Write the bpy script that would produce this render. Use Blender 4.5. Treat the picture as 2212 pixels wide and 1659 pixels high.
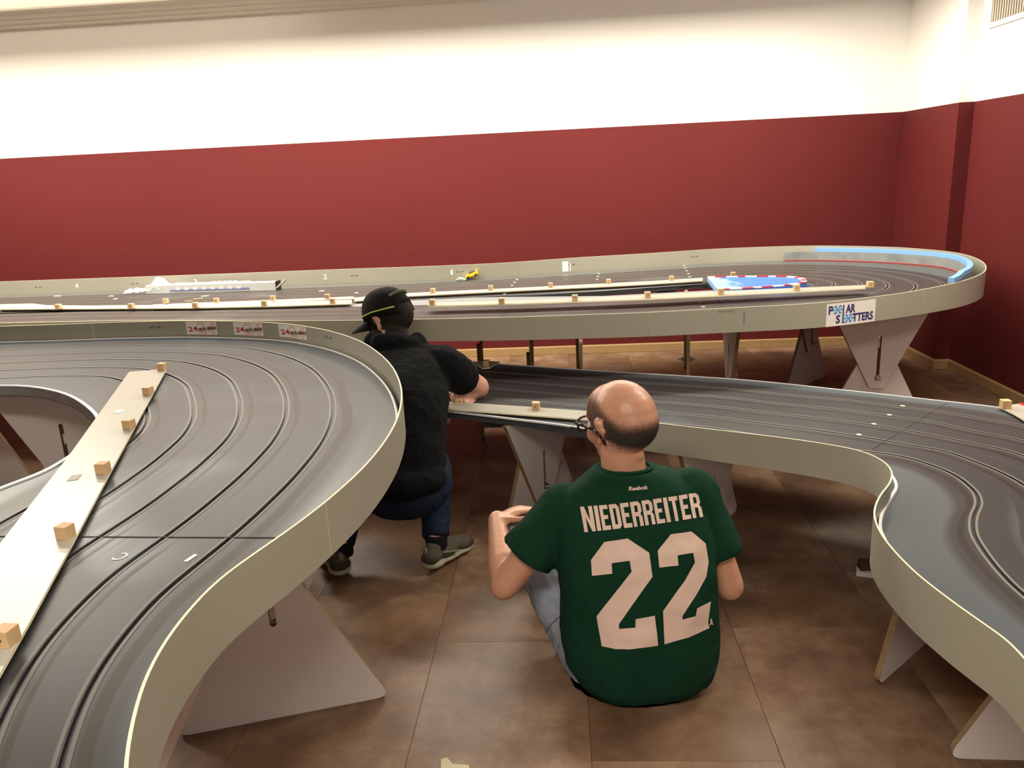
import bpy, bmesh, math, random
import numpy as np
from mathutils import Vector, Matrix
from mathutils.bvhtree import BVHTree

for o in list(bpy.data.objects): bpy.data.objects.remove(o)
SC = bpy.context.scene
C = SC.collection
random.seed(4)
PI = math.pi

# ------------------------------------------------------------------ camera
FPX, PITCH, ROLL, YAW, CH = 1700.0, 15.018, -2.775, -3.925, 1.48
_p, _r, _y = [math.radians(a) for a in (PITCH, ROLL, YAW)]
_fw = np.array([math.sin(_y)*math.cos(_p), math.cos(_y)*math.cos(_p), -math.sin(_p)])
_rt = np.array([math.cos(_y), -math.sin(_y), 0.0])
_up = np.cross(_rt, _fw)
_rt2 = _rt*math.cos(_r)+_up*math.sin(_r)
_up2 = -_rt*math.sin(_r)+_up*math.cos(_r)
cam = bpy.data.cameras.new('camera')
cam.sensor_width = 36.0
cam.lens = FPX/2212*36.0
cam.clip_start = 0.05
co = bpy.data.objects.new('camera', cam)
C.objects.link(co)
M = Matrix(((_rt2[0], _up2[0], -_fw[0], 0), (_rt2[1], _up2[1], -_fw[1], 0), (_rt2[2], _up2[2], -_fw[2], CH), (0, 0, 0, 1)))
co.matrix_world = M
SC.camera = co

# ------------------------------------------------------------------ world, lights, exposure
SC.view_settings.view_transform = 'Standard'
SC.view_settings.look = 'None'
SC.view_settings.gamma = 1.0
SC.view_settings.use_curve_mapping = False
SC.view_settings.exposure = 0.0
w = bpy.data.worlds.new('world'); SC.world = w; w.use_nodes = True
w.node_tree.nodes['Background'].inputs[0].default_value = (1.0, 0.93, 0.84, 1)
w.node_tree.nodes['Background'].inputs[1].default_value = 0.05

def area(name, loc, sx, sy, power, col=(1.0, 0.9, 0.76), rot=(0, 0, 0)):
    l = bpy.data.lights.new(name, 'AREA')
    l.shape = 'RECTANGLE'; l.size = sx; l.size_y = sy; l.energy = power; l.color = col
    o = bpy.data.objects.new(name, l); C.objects.link(o)
    o.location = loc; o.rotation_euler = rot
    return o
for i, (x, y, z, sx, sy, pw) in enumerate([(-4.6, 5.3, 2.57, 2.6, .25, 135), (-1.7, 5.3, 2.57, 2.6, .25, 135), (.9, 5.3, 2.57, 2.4, .25, 115), (-3.0, 4.0, 2.62, 1.6, .35, 60), (1.9, 3.0, 2.62, 1.5, .35, 62), (-.4, -.3, 2.62, 1.6, .35, 70)]):
    area('area_lamp', (x, y, z), sx, sy, pw)  # downlights hung near the ceiling
area('cove_lamp', (-4.2, 6.16, 2.868), 4.6, .16, 14, rot=(math.radians(180), 0, 0))
area('area_lamp', (.6, -2.3, 2.15), 2.2, .4, 26, rot=(math.radians(62), 0, 0))  # unseen lamp low behind the camera, tilted forward, added for grazing light

# ------------------------------------------------------------------ helpers
def ray(x, y):
    a, b = (x-1106)/FPX, -(y-829.5)/FPX
    return a*_rt2+b*_up2+_fw
def at(x, y, z):
    d = ray(x, y); t = (z-CH)/d[2]
    return np.array([d[0]*t, d[1]*t])
def atY(x, y, Y):
    d = ray(x, y); t = Y/d[1]
    return np.array([d[0]*t, Y, CH+d[2]*t])
def v3(p, z): return (float(p[0]), float(p[1]), float(z))

def spl(pts, n=12):
    pts = np.array(pts, float)
    P = np.vstack([2*pts[0]-pts[1], pts, 2*pts[-1]-pts[-2]]); o = []
    for i in range(len(pts)-1):
        a, b, c, d = P[i:i+4]
        for t in np.arange(n)/n:
            o.append(.5*((2*b)+(-a+c)*t+(2*a-5*b+4*c-d)*t*t+(-a+3*b-3*c+d)*t**3))
    o.append(pts[-1]); return np.array(o)
def resample(c, n):
    d = np.r_[0, np.cumsum(np.linalg.norm(np.diff(c, axis=0), axis=1))]
    s = np.linspace(0, d[-1], n)
    return np.stack([np.interp(s, d, c[:, k]) for k in range(c.shape[1])], 1)
def smooth(c, it=1):
    c = c.copy()
    for _ in range(it): c[1:-1] = .25*c[:-2]+.5*c[1:-1]+.25*c[2:]
    return c
def normals(c):
    t = np.gradient(c, axis=0); t /= np.linalg.norm(t, axis=1)[:, None]
    return np.stack([-t[:, 1], t[:, 0]], 1)

def new_obj(name, me, mats, parent=None, loc=None):
    o = bpy.data.objects.new(name, me); C.objects.link(o)
    for m in (mats if isinstance(mats, (list, tuple)) else [mats]): me.materials.append(m)
    if parent is not None: o.parent = parent
    if loc is not None: o.location = loc
    return o
def pmesh(name, V, F, mats, parent=None, idx=None, sm=False, loc=None):
    me = bpy.data.meshes.new(name); me.from_pydata([tuple(map(float, v)) for v in V], [], F); me.update()
    o = new_obj(name, me, mats, parent, loc)
    if idx is not None: me.polygons.foreach_set('material_index', idx)
    if sm: me.polygons.foreach_set('use_smooth', [True]*len(me.polygons))
    return o
def bobj(name, bm, mats, parent=None, sm=False, loc=None):
    me = bpy.data.meshes.new(name); bm.to_mesh(me); bm.free()
    o = new_obj(name, me, mats, parent, loc)
    if sm: me.polygons.foreach_set('use_smooth', [True]*len(me.polygons))
    return o
def empty(name, loc=(0, 0, 0), rz=0.0):
    o = bpy.data.objects.new(name, None); C.objects.link(o); o.empty_display_size = .05
    o.location = loc; o.rotation_euler = (0, 0, rz); return o
def tag(o, label=None, cat=None, group=None, kind=None):
    if label: o['label'] = label
    if cat: o['category'] = cat
    if group: o['group'] = group
    if kind: o['kind'] = kind
    return o
def struct(o): o['kind'] = 'structure'; return o

def add_box(bm, lo, hi, M=None, bev=0.0):
    r = bmesh.ops.create_cube(bm, size=1.0)
    vs = r['verts']
    for v in vs:
        v.co = Vector([(lo[k]+hi[k])/2+v.co[k]*(hi[k]-lo[k]) for k in range(3)])
    if bev > 0:
        es = {e for v in vs for e in v.link_edges}
        rr = bmesh.ops.bevel(bm, geom=list(es), offset=bev, segments=2, affect='EDGES', profile=.6)
        vs = list({v for f in rr['faces'] for v in f.verts} | {v for v in vs if v.is_valid})
    if M is not None:
        for v in vs: v.co = M @ v.co
    return vs
def add_cyl(bm, p0, p1, r, seg=14, r2=None):
    p0, p1 = Vector(p0), Vector(p1); d = p1-p0
    rr = bmesh.ops.create_cone(bm, cap_ends=True, segments=seg, radius1=r, radius2=r if r2 is None else r2, depth=d.length)
    q = Vector((0, 0, 1)).rotation_difference(d.normalized()).to_matrix().to_4x4()
    T = Matrix.Translation((p0+p1)/2) @ q
    for v in rr['verts']: v.co = T @ v.co
def box_obj(name, lo, hi, mat, parent=None, bev=0.0):
    bm = bmesh.new(); add_box(bm, lo, hi, None, bev); return bobj(name, bm, mat, parent)

def fill_plate(name, outline, holes, z0, z1, mats, parent=None, M=None):
    """flat plate: outline + holes (lists of 2d points), from z0 to z1; faces use mats[0], rims mats[1]"""
    bm = bmesh.new()
    loops = [outline]+list(holes)
    es = []
    for L in loops:
        vs = [bm.verts.new((p[0], p[1], z0)) for p in L]
        es += [bm.edges.new((vs[i], vs[(i+1) % len(vs)])) for i in range(len(vs))]
    bmesh.ops.triangle_fill(bm, use_beauty=True, use_dissolve=False, edges=es)
    ext = bmesh.ops.extrude_face_region(bm, geom=list(bm.faces))
    for g in ext['geom']:
        if isinstance(g, bmesh.types.BMVert): g.co.z = z1
    bmesh.ops.recalc_face_normals(bm, faces=list(bm.faces))
    for f in bm.faces:
        f.material_index = 0 if abs(f.normal.z) > .5 else 1
    if M is not None: bmesh.ops.transform(bm, matrix=M, verts=list(bm.verts))
    return bobj(name, bm, mats, parent)
def rounded(poly, r, seg=5):
    out = []
    n = len(poly)
    for i in range(n):
        a, b, c = [np.array(poly[(i+k) % n], float) for k in (-1, 0, 1)]
        ri = r[i] if isinstance(r, (list, tuple)) else r
        if ri <= 0: out.append(b); continue
        u, v = (a-b), (c-b); lu, lv = np.linalg.norm(u), np.linalg.norm(v); u /= lu; v /= lv
        ang = math.acos(max(-1, min(1, float(u@v)))); d = min(ri/math.tan(ang/2), lu*.45, lv*.45)
        p, q = b+u*d, b+v*d
        for t in np.linspace(0, 1, seg+1): out.append((1-t)**2*p+2*t*(1-t)*b+t*t*q)
    return out

# ------------------------------------------------------------------ materials
def mat(name, col, rough=.6, spec=.4, metal=0.0, var=0.0, vscale=6.0, bump=0.0, bscale=60.0, coord='Object', **kw):
    m = bpy.data.materials.new(name); m.use_nodes = True
    nt = m.node_tree; b = nt.nodes['Principled BSDF']
    b.inputs['Base Color'].default_value = (*col, 1)
    b.inputs['Roughness'].default_value = rough
    b.inputs['Specular IOR Level'].default_value = spec
    b.inputs['Metallic'].default_value = metal
    for k, v in kw.items(): b.inputs[k.replace('_', ' ')].default_value = v
    tc = nt.nodes.new('ShaderNodeTexCoord')
    if var > 0:
        n = nt.nodes.new('ShaderNodeTexNoise'); n.inputs['Scale'].default_value = vscale; n.inputs['Detail'].default_value = 5
        nt.links.new(tc.outputs[coord], n.inputs['Vector'])
        mx = nt.nodes.new('ShaderNodeMix'); mx.data_type = 'RGBA'
        mx.inputs[6].default_value = (*[c*(1-var) for c in col], 1)
        mx.inputs[7].default_value = (*[min(1, c*(1+var)) for c in col], 1)
        nt.links.new(n.outputs['Fac'], mx.inputs[0]); nt.links.new(mx.outputs[2], b.inputs['Base Color'])
    if bump > 0:
        n2 = nt.nodes.new('ShaderNodeTexNoise'); n2.inputs['Scale'].default_value = bscale; n2.inputs['Detail'].default_value = 4
        nt.links.new(tc.outputs[coord], n2.inputs['Vector'])
        bp = nt.nodes.new('ShaderNodeBump'); bp.inputs['Strength'].default_value = bump; bp.inputs['Distance'].default_value = .01
        nt.links.new(n2.outputs['Fac'], bp.inputs['Height']); nt.links.new(bp.outputs['Normal'], b.inputs['Normal'])
    return m

def wear_material(name, base, dark, amount):
    """painted deck with tyre-rubber bands either side of each slot: uv.x = distance from nearest slot, uv.y = along the lane"""
    m = bpy.data.materials.new(name); m.use_nodes = True
    nt = m.node_tree; N = nt.nodes; L = nt.links; b = N['Principled BSDF']
    uv = N.new('ShaderNodeUVMap'); uv.uv_map = 'lane'
    sep = N.new('ShaderNodeSeparateXYZ'); L.new(uv.outputs[0], sep.inputs[0])
    ab = N.new('ShaderNodeMath'); ab.operation = 'ABSOLUTE'; L.new(sep.outputs[0], ab.inputs[0])
    comb = N.new('ShaderNodeCombineXYZ')
    sc = N.new('ShaderNodeMath'); sc.operation = 'MULTIPLY'; sc.inputs[1].default_value = 1.1
    L.new(sep.outputs[1], sc.inputs[0]); L.new(sc.outputs[0], comb.inputs[1])
    L.new(sep.outputs[0], comb.inputs[0]); 
    tc = N.new('ShaderNodeTexCoord')
    nz = N.new('ShaderNodeTexNoise'); nz.inputs['Scale'].default_value = 2.2; nz.inputs['Detail'].default_value = 3
    L.new(tc.outputs['Object'], nz.inputs['Vector'])
    # jitter of the band position
    j = N.new('ShaderNodeMath'); j.operation = 'MULTIPLY_ADD'; j.inputs[1].default_value = .045; j.inputs[2].default_value = -.022
    L.new(nz.outputs['Fac'], j.inputs[0])
    ad = N.new('ShaderNodeMath'); ad.operation = 'ADD'; L.new(ab.outputs[0], ad.inputs[0]); L.new(j.outputs[0], ad.inputs[1])
    d = N.new('ShaderNodeMath'); d.operation = 'SUBTRACT'; d.inputs[1].default_value = .040; L.new(ad.outputs[0], d.inputs[0])
    da = N.new('ShaderNodeMath'); da.operation = 'ABSOLUTE'; L.new(d.outputs[0], da.inputs[0])
    band = N.new('ShaderNodeMapRange'); band.inputs[1].default_value = .010; band.inputs[2].default_value = .030
    band.inputs[3].default_value = 1; band.inputs[4].default_value = 0; band.interpolation_type = 'SMOOTHSTEP'
    L.new(da.outputs[0], band.inputs[0])
    sg = N.new('ShaderNodeMapRange'); sg.inputs[1].default_value = -.005; sg.inputs[2].default_value = .005; sg.inputs[3].default_value = 1.0; sg.inputs[4].default_value = .35
    L.new(sep.outputs[0], sg.inputs[0])
    bw = N.new('ShaderNodeMath'); bw.operation = 'MULTIPLY'; L.new(band.outputs[0], bw.inputs[0]); L.new(sg.outputs[0], bw.inputs[1])
    nz2 = N.new('ShaderNodeTexNoise'); nz2.inputs['Scale'].default_value = 1.3; nz2.inputs['Detail'].default_value = 2
    L.new(tc.outputs['Object'], nz2.inputs['Vector'])
    full = N.new('ShaderNodeMapRange'); full.inputs[1].default_value = .62-amount*.35; full.inputs[2].default_value = .72-amount*.3
    full.inputs[3].default_value = 0; full.inputs[4].default_value = .35+amount*.5; full.interpolation_type = 'SMOOTHSTEP'
    L.new(nz2.outputs['Fac'], full.inputs[0])
    mxx = N.new('ShaderNodeMath'); mxx.operation = 'MAXIMUM'; L.new(bw.outputs[0], mxx.inputs[0]); L.new(full.outputs[0], mxx.inputs[1])
    nearf = N.new('ShaderNodeMapRange'); nearf.inputs[1].default_value = .075; nearf.inputs[2].default_value = .115
    nearf.inputs[3].default_value = 1; nearf.inputs[4].default_value = .0; L.new(ab.outputs[0], nearf.inputs[0])
    mul = N.new('ShaderNodeMath'); mul.operation = 'MULTIPLY'; L.new(mxx.outputs[0], mul.inputs[0]); L.new(nearf.outputs[0], mul.inputs[1])
    fine = N.new('ShaderNodeTexNoise'); fine.inputs['Scale'].default_value = 40; fine.inputs['Detail'].default_value = 6
    mp = N.new('ShaderNodeMapping'); mp.inputs['Scale'].default_value = (6, .25, 1); L.new(uv.outputs[0], mp.inputs['Vector']); L.new(mp.outputs[0], fine.inputs['Vector'])
    mx = N.new('ShaderNodeMix'); mx.data_type = 'RGBA'; mx.inputs[6].default_value = (*base, 1); mx.inputs[7].default_value = (*dark, 1)
    L.new(mul.outputs[0], mx.inputs[0])
    mx2 = N.new('ShaderNodeMix'); mx2.data_type = 'RGBA'; mx2.blend_type = 'MULTIPLY'; mx2.inputs[0].default_value = .2
    L.new(mx.outputs[2], mx2.inputs[6]); L.new(fine.outputs['Color'], mx2.inputs[7])
    hs = N.new('ShaderNodeHueSaturation'); hs.inputs['Saturation'].default_value = .0; L.new(fine.outputs['Color'], hs.inputs['Color']); 
    L.new(hs.outputs[0], mx2.inputs[7])
    L.new(mx2.outputs[2], b.inputs['Base Color'])
    rg = N.new('ShaderNodeMapRange'); rg.inputs[3].default_value = .28; rg.inputs[4].default_value = .42; L.new(mul.outputs[0], rg.inputs[0])
    L.new(rg.outputs[0], b.inputs['Roughness'])
    b.inputs['Specular IOR Level'].default_value = .14
    return m

def wall_material():
    m = bpy.data.materials.new('wall_paint_red_below_white'); m.use_nodes = True
    nt = m.node_tree; N = nt.nodes; L = nt.links; b = N['Principled BSDF']
    g = N.new('ShaderNodeNewGeometry'); s = N.new('ShaderNodeSeparateXYZ'); L.new(g.outputs['Position'], s.inputs[0])
    c = N.new('ShaderNodeMath'); c.operation = 'GREATER_THAN'; c.inputs[1].default_value = ZRED; L.new(s.outputs[2], c.inputs[0])
    n = N.new('ShaderNodeTexNoise'); n.inputs['Scale'].default_value = 1.4; n.inputs['Detail'].default_value = 3; L.new(g.outputs['Position'], n.inputs['Vector'])
    r = N.new('ShaderNodeMix'); r.data_type = 'RGBA'; r.inputs[6].default_value = (.098, .0115, .0115, 1); r.inputs[7].default_value = (.112, .0140, .0135, 1)
    L.new(n.outputs['Fac'], r.inputs[0])
    mx = N.new('ShaderNodeMix'); mx.data_type = 'RGBA'; L.new(r.outputs[2], mx.inputs[6]); mx.inputs[7].default_value = (.86, .84, .79, 1)
    L.new(c.outputs[0], mx.inputs[0]); L.new(mx.outputs[2], b.inputs['Base Color'])
    b.inputs['Roughness'].default_value = .7; b.inputs['Specular IOR Level'].default_value = .2
    n2 = N.new('ShaderNodeTexNoise'); n2.inputs['Scale'].default_value = 90; L.new(g.outputs['Position'], n2.inputs['Vector'])
    bp = N.new('ShaderNodeBump'); bp.inputs['Strength'].default_value = .25; bp.inputs['Distance'].default_value = .003
    L.new(n2.outputs['Fac'], bp.inputs['Height']); L.new(bp.outputs['Normal'], b.inputs['Normal'])
    return m

def tile_material():
    m = bpy.data.materials.new('mottled_brown_vinyl'); m.use_nodes = True
    nt = m.node_tree; N = nt.nodes; L = nt.links; b = N['Principled BSDF']
    g = N.new('ShaderNodeTexCoord'); oi = N.new('ShaderNodeObjectInfo')
    add = N.new('ShaderNodeVectorMath'); add.operation = 'MULTIPLY_ADD'
    add.inputs[1].default_value = (17, 31, 7); L.new(oi.outputs['Random'], add.inputs[0]); L.new(g.outputs['Object'], add.inputs[2])
    n = N.new('ShaderNodeTexNoise'); n.inputs['Scale'].default_value = 3.6; n.inputs['Detail'].default_value = 9; n.inputs['Roughness'].default_value = .70
    L.new(add.outputs[0], n.inputs['Vector'])
    cr = N.new('ShaderNodeValToRGB'); e = cr.color_ramp.elements
    e[0].position = .28; e[0].color = (.085, .044, .026, 1); e[1].position = .72; e[1].color = (.33, .235, .15, 1)
    e.new(.46).color = (.155, .088, .052, 1); e.new(.58).color = (.215, .135, .085, 1)
    L.new(n.outputs['Fac'], cr.inputs[0])
    n3 = N.new('ShaderNodeTexNoise'); n3.inputs['Scale'].default_value = 1.9; n3.inputs['Detail'].default_value = 4; L.new(add.outputs[0], n3.inputs['Vector'])
    mr = N.new('ShaderNodeMapRange'); mr.inputs[1].default_value = .5; mr.inputs[2].default_value = .75; L.new(n3.outputs['Fac'], mr.inputs[0])
    mx0 = N.new('ShaderNodeMix'); mx0.data_type = 'RGBA'; mx0.inputs[7].default_value = (.27, .155, .062, 1)
    sc = N.new('ShaderNodeMath'); sc.operation = 'MULTIPLY'; sc.inputs[1].default_value = .55; L.new(mr.outputs[0], sc.inputs[0])
    L.new(sc.outputs[0], mx0.inputs[0]); L.new(cr.outputs[0], mx0.inputs[6])
    tone = N.new('ShaderNodeMapRange'); tone.inputs[3].default_value = .78; tone.inputs[4].default_value = 1.22; L.new(oi.outputs['Random'], tone.inputs[0])
    mul = N.new('ShaderNodeVectorMath'); mul.operation = 'SCALE'; L.new(mx0.outputs[2], mul.inputs[0]); L.new(tone.outputs[0], mul.inputs['Scale'])
    L.new(mul.outputs[0], b.inputs['Base Color'])
    b.inputs['Roughness'].default_value = .42; b.inputs['Specular IOR Level'].default_value = .4
    return m

ZRED = 1.784
M_wall = wall_material()
M_ceil = mat('ceiling_white', (.82, .80, .75), .8)
M_trim = mat('cornice_cream', (.70, .66, .58), .6, var=.05)
M_base = mat('oak_baseboard', (.36, .235, .105), .45, var=.12, vscale=20)
M_tile = tile_material()
M_fasc = mat('fascia_grey_beige', (.36, .35, .28), .42, .5, var=.06, vscale=2.5)
M_fedge = mat('fascia_cut_edge_cream', (.86, .78, .52), .5)
M_deckA = wear_material('deck_paint_blue_grey_worn', (.060, .075, .090), (.027, .021, .016), .72)
M_deckM = wear_material('deck_paint_grey_dark_rubber', (.105, .122, .136), (.036, .027, .027), .85)
M_deckP = wear_material('deck_paint_brown_rubber', (.105, .112, .11), (.052, .039, .036), .9)
M_dbase = mat('deck_core_dark', (.05, .055, .06), .6)
M_slot = mat('slot_black', (.006, .006, .007), .5)
M_strip = mat('braid_grey_tape', (.17, .165, .145), .5, .5, metal=.2, var=.1, vscale=200)
M_stripA = mat('braid_dark_tape', (.085, .083, .074), .5, .5, metal=.2, var=.1, vscale=200)
M_white = mat('white_plastic_edge', (.85, .86, .88), .35)
M_board = mat('cream_laminate_board', (.42, .41, .35), .28, .4, var=.04, vscale=8)
M_dark = mat('board_dark_underside', (.03, .03, .028), .7)
M_wood = mat('pale_pine_cube', (.62, .42, .23), .6, var=.16, vscale=30)
M_woodhole = mat('screw_hole_dark', (.06, .03, .015), .8)
M_plate = mat('white_laminate_plate', (.76, .71, .69), .5, var=.02)
M_ply = mat('chipboard_edge_brown', (.23, .155, .075), .8, var=.3, vscale=60)
M_steel = mat('zinc_bolt_steel', (.55, .52, .48), .3, metal=1.0)
M_black = mat('black_plastic', (.008, .008, .008), .5)

# ------------------------------------------------------------------ room
XR, XR2, YB, XL, YN, ZC = 2.611, 2.71, 6.418, -6.6, -2.6, 2.98
YJ = 5.56
struct(box_obj('wall_back', (XL-.2, YB, 0), (XR+.4, YB+.2, ZC), M_wall))
_wr = [(XR, YB), (XR, YJ), (XR2, YJ), (XR2, YN-.2), (XR2+.3, YN-.2), (XR2+.3, YB)]
wr = fill_plate('wall_right', _wr, [], 0, ZC, [M_wall, M_wall]); struct(wr)
struct(box_obj('wall_left', (XL-.2, YN-.2, 0), (XL, YB, ZC), M_wall))
struct(box_obj('wall_front', (XL, YN-.2, 0), (XR2, YN, ZC), M_wall))
struct(box_obj('ceiling', (XL-.2, YN-.2, ZC), (XR2+.3, YB+.2, ZC+.15), M_ceil))
floor = struct(box_obj('floor', (XL-.2, YN-.2, -.12), (XR2+.3, YB+.2, -.004), mat('subfloor_dark', (.03, .02, .015), .9)))
TW, TL = .485, .9775
def tile_mesh(wd, ln):
    bm = bmesh.new(); g = .0006
    add_box(bm, (g, g, -.004), (wd-g, ln-g, 0), None, .0007)
    me = bpy.data.meshes.new('tile'); bm.to_mesh(me); bm.free(); me.materials.append(M_tile); return me
_tm = {}
x0 = -.444
ks = range(-13, 7)
offs = {-1: 2.57, 0: 2.26, 1: 1.72, 2: 2.325, 3: 2.69, 4: 2.1, 5: 2.5, 6: 2.2}
for k in ks:
    xa = x0+k*TW
    xb = min(xa+TW, XR2)
    if xa >= XR2-.01: break
    y = offs.get(k, 2.2+.37*((k*7) % 5)) - 7*TL
    while y < YB:
        ya, yb = max(y, YN), min(y+TL, YB)
        if yb-ya > .05:
            key = (round(xb-xa, 3), round(yb-ya, 3))
            if key not in _tm: _tm[key] = tile_mesh(*key)
            o = bpy.data.objects.new('tile', _tm[key]); C.objects.link(o); o.parent = floor; o.location = (xa, ya, 0)
        y += TL
# baseboards with a small cap
def sweep_profile(name, path, prof, mt):
    """prof: (outward offset, z) points; path: list of (x,y) with the room on the left"""
    P = np.array(path, float); V = []; F = []
    t = [(P[i+1]-P[i])/np.linalg.norm(P[i+1]-P[i]) for i in range(len(P)-1)]
    n = [np.array([-a[1], a[0]]) for a in t]
    for i in range(len(P)):
        if i == 0: m = n[0]
        elif i == len(P)-1: m = n[-1]
        else: m = (n[i-1]+n[i]); m = m/(1+float(n[i-1]@n[i]))
        for (a, z) in prof: V.append((*(P[i]+m*a), z))
    k = len(prof)
    for i in range(len(P)-1):
        for j in range(k-1): F.append((i*k+j, i*k+j+1, (i+1)*k+j+1, (i+1)*k+j))
    return struct(pmesh(name, V, F, mt))
bp = [(0, .07), (.012, .07), (.016, .062), (.016, .002), (0, .002)]
sweep_profile('baseboard_back', [(XR, YB), (XL, YB)], bp, M_base)
sweep_profile('baseboard_right', [(XR2, YN), (XR2, YJ), (XR, YJ), (XR, YB)], bp, M_base)
cz = 2.735
cp = [(0, cz), (.02, cz), (.028, cz+.012), (.028, cz+.022), (.04, cz+.03), (.05, cz+.045), (.05, cz+.055), (.068, cz+.065), (.075, cz+.085), (.09, cz+.10), (.12, cz+.112), (.12, cz+.125), (0, cz+.125)]
sweep_profile('trim_1', [(XR, YB), (XL, YB)], cp, M_trim)

# ------------------------------------------------------------------ tracks
def edge_strip(name, c, off0, off1, z0, z1, mt, parent):
    """low strip following curve c between two lateral offsets"""
    n = normals(c); A = c+n*off0; B = c+n*off1; V = []; F = []
    for a, b in zip(A, B): V += [v3(a, z0), v3(a, z1), v3(b, z1), v3(b, z0)]
    for i in range(len(c)-1):
        for j in range(4):
            k = (j+1) % 4
            F.append((4*i+j, 4*i+k, 4*i+4+k, 4*i+4+j))
    F.append((0, 1, 2, 3)); F.append((4*len(c)-1, 4*len(c)-2, 4*len(c)-3, 4*len(c)-4))
    return pmesh(name, V, F, mt, parent)
def fascia(parent, c, ztop, zbot, joints, side=1, th=.0045, label=None):
    """bent boards standing on edge along curve c, split where the real ones butt; zbot may vary"""
    n = len(c); js = [0]+sorted(int(j*(n-1)) for j in joints)+[n-1]
    zt = np.full(n, ztop) if np.isscalar(ztop) else ztop if len(ztop) == n else np.interp(np.linspace(0, 1, n), np.linspace(0, 1, len(ztop)), ztop)
    zb = np.full(n, zbot) if np.isscalar(zbot) else zbot if len(zbot) == n else np.interp(np.linspace(0, 1, n), np.linspace(0, 1, len(zbot)), zbot)
    nn = normals(c)*side
    for a, b in zip(js[:-1], js[1:]):
        V = []; F = []; I = []
        g = .0006
        for i in range(a, b+1):
            p = c[i].copy()
            if i == a: p += (c[i+1]-c[i])/np.linalg.norm(c[i+1]-c[i])*g
            if i == b: p -= (c[i]-c[i-1])/np.linalg.norm(c[i]-c[i-1])*g
            q = p+nn[i]*th
            V += [v3(p, zb[i]), v3(p, zt[i]), v3(q, zt[i]), v3(q, zb[i])]
        for k in range(b-a):
            for j in range(4):
                l = (j+1) % 4
                F.append((4*k+j, 4*k+l, 4*k+4+l, 4*k+4+j)); I.append(1 if j == 1 else 0)
        m = 4*(b-a+1); F.append((0, 1, 2, 3)); F.append((m-1, m-2, m-3, m-4)); I += [1, 1]
        pmesh('fascia_panel', V, F, [M_fasc, M_fedge], parent, I)

def track(root, curves, z, mdeck, slots=5, gap=.0048, thick=.03, skip=None, base=True):
    """curves: [outer, slot1..slot5, inner], same sample count. Surface strips leave each slot open as a recess."""
    n = len(curves[0]); V = []; F = []; UV = []
    rec = .006
    al = np.r_[0, np.cumsum(np.linalg.norm(np.diff(curves[3], axis=0), axis=1))]
    for k in range(slots+1):
        a, b = curves[k], curves[k+1]
        d = b-a; L = np.linalg.norm(d, axis=1)[:, None]; u = d/np.maximum(L, 1e-6)
        A = a+u*(gap if k > 0 else 0); B = b-u*(gap if k < slots else 0)
        W = np.linalg.norm(B-A, axis=1)
        cols = 5 if 0 < k < slots else 4
        base_i = len(V)
        for i in range(n):
            V.append(v3(A[i], z-rec)); UV.append((0, al[i]))
            for j in range(cols):
                t = j/(cols-1)
                V.append(v3(A[i]*(1-t)+B[i]*t, z))
                x = t*W[i]
                if k == 0: x = -(W[i]-x)
                elif k < slots and x > W[i]/2: x = x-W[i]
                UV.append((x, al[i]))
            V.append(v3(B[i], z-rec)); UV.append((0, al[i]))
        cc = cols+2
        for i in range(n-1):
            if skip is not None and skip(k, i): continue
            for j in range(cc-1):
                q = base_i+i*cc+j
                F.append((q, q+1, q+cc+1, q+cc))
    o = pmesh('running_surface', V, F, mdeck, root)
    # lane coordinate: nearest-slot distance is computed per corner so that the middle of a lane reads as far from both slots
    uvl = o.data.uv_layers.new(name='lane')
    vi = np.zeros(len(o.data.loops), np.int32); o.data.loops.foreach_get('vertex_index', vi)
    UVa = np.array(UV, np.float32); uvl.data.foreach_set('uv', UVa[vi].ravel())
    o.data.polygons.foreach_set('use_smooth', [False]*len(o.data.polygons))
    if base:
        V = []; F = []; a, b = curves[0], curves[-1]
        for i in range(n): V += [v3(a[i], z-rec), v3(b[i], z-rec), v3(b[i], z-rec-thick), v3(a[i], z-rec-thick)]
        for i in range(n-1):
            if skip is not None and skip(-1, i): continue
            for j in range(4):
                l = (j+1) % 4; F.append((4*i+j, 4*i+l, 4*i+4+l, 4*i+4+j))
        F.append((0, 1, 2, 3)); F.append((4*n-1, 4*n-2, 4*n-3, 4*n-4))
        pmesh('deck_core', V, F, M_dbase, root)
    for k in range(1, slots+1):
        c = curves[k]
        edge_strip('slot_bottom', c, -gap*.98, gap*.98, z-rec-.001, z-rec+.0008, M_slot, root)
        for s in (-1, 1):
            edge_strip('contact_tape', c, s*(gap+.0008), s*(gap+.0068), z-.0006, z+.0007, M_stripA if root is tA else M_strip, root)
def norm_offset(c, d):
    return c+normals(c)*np.asarray(d)[:, None]

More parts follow.
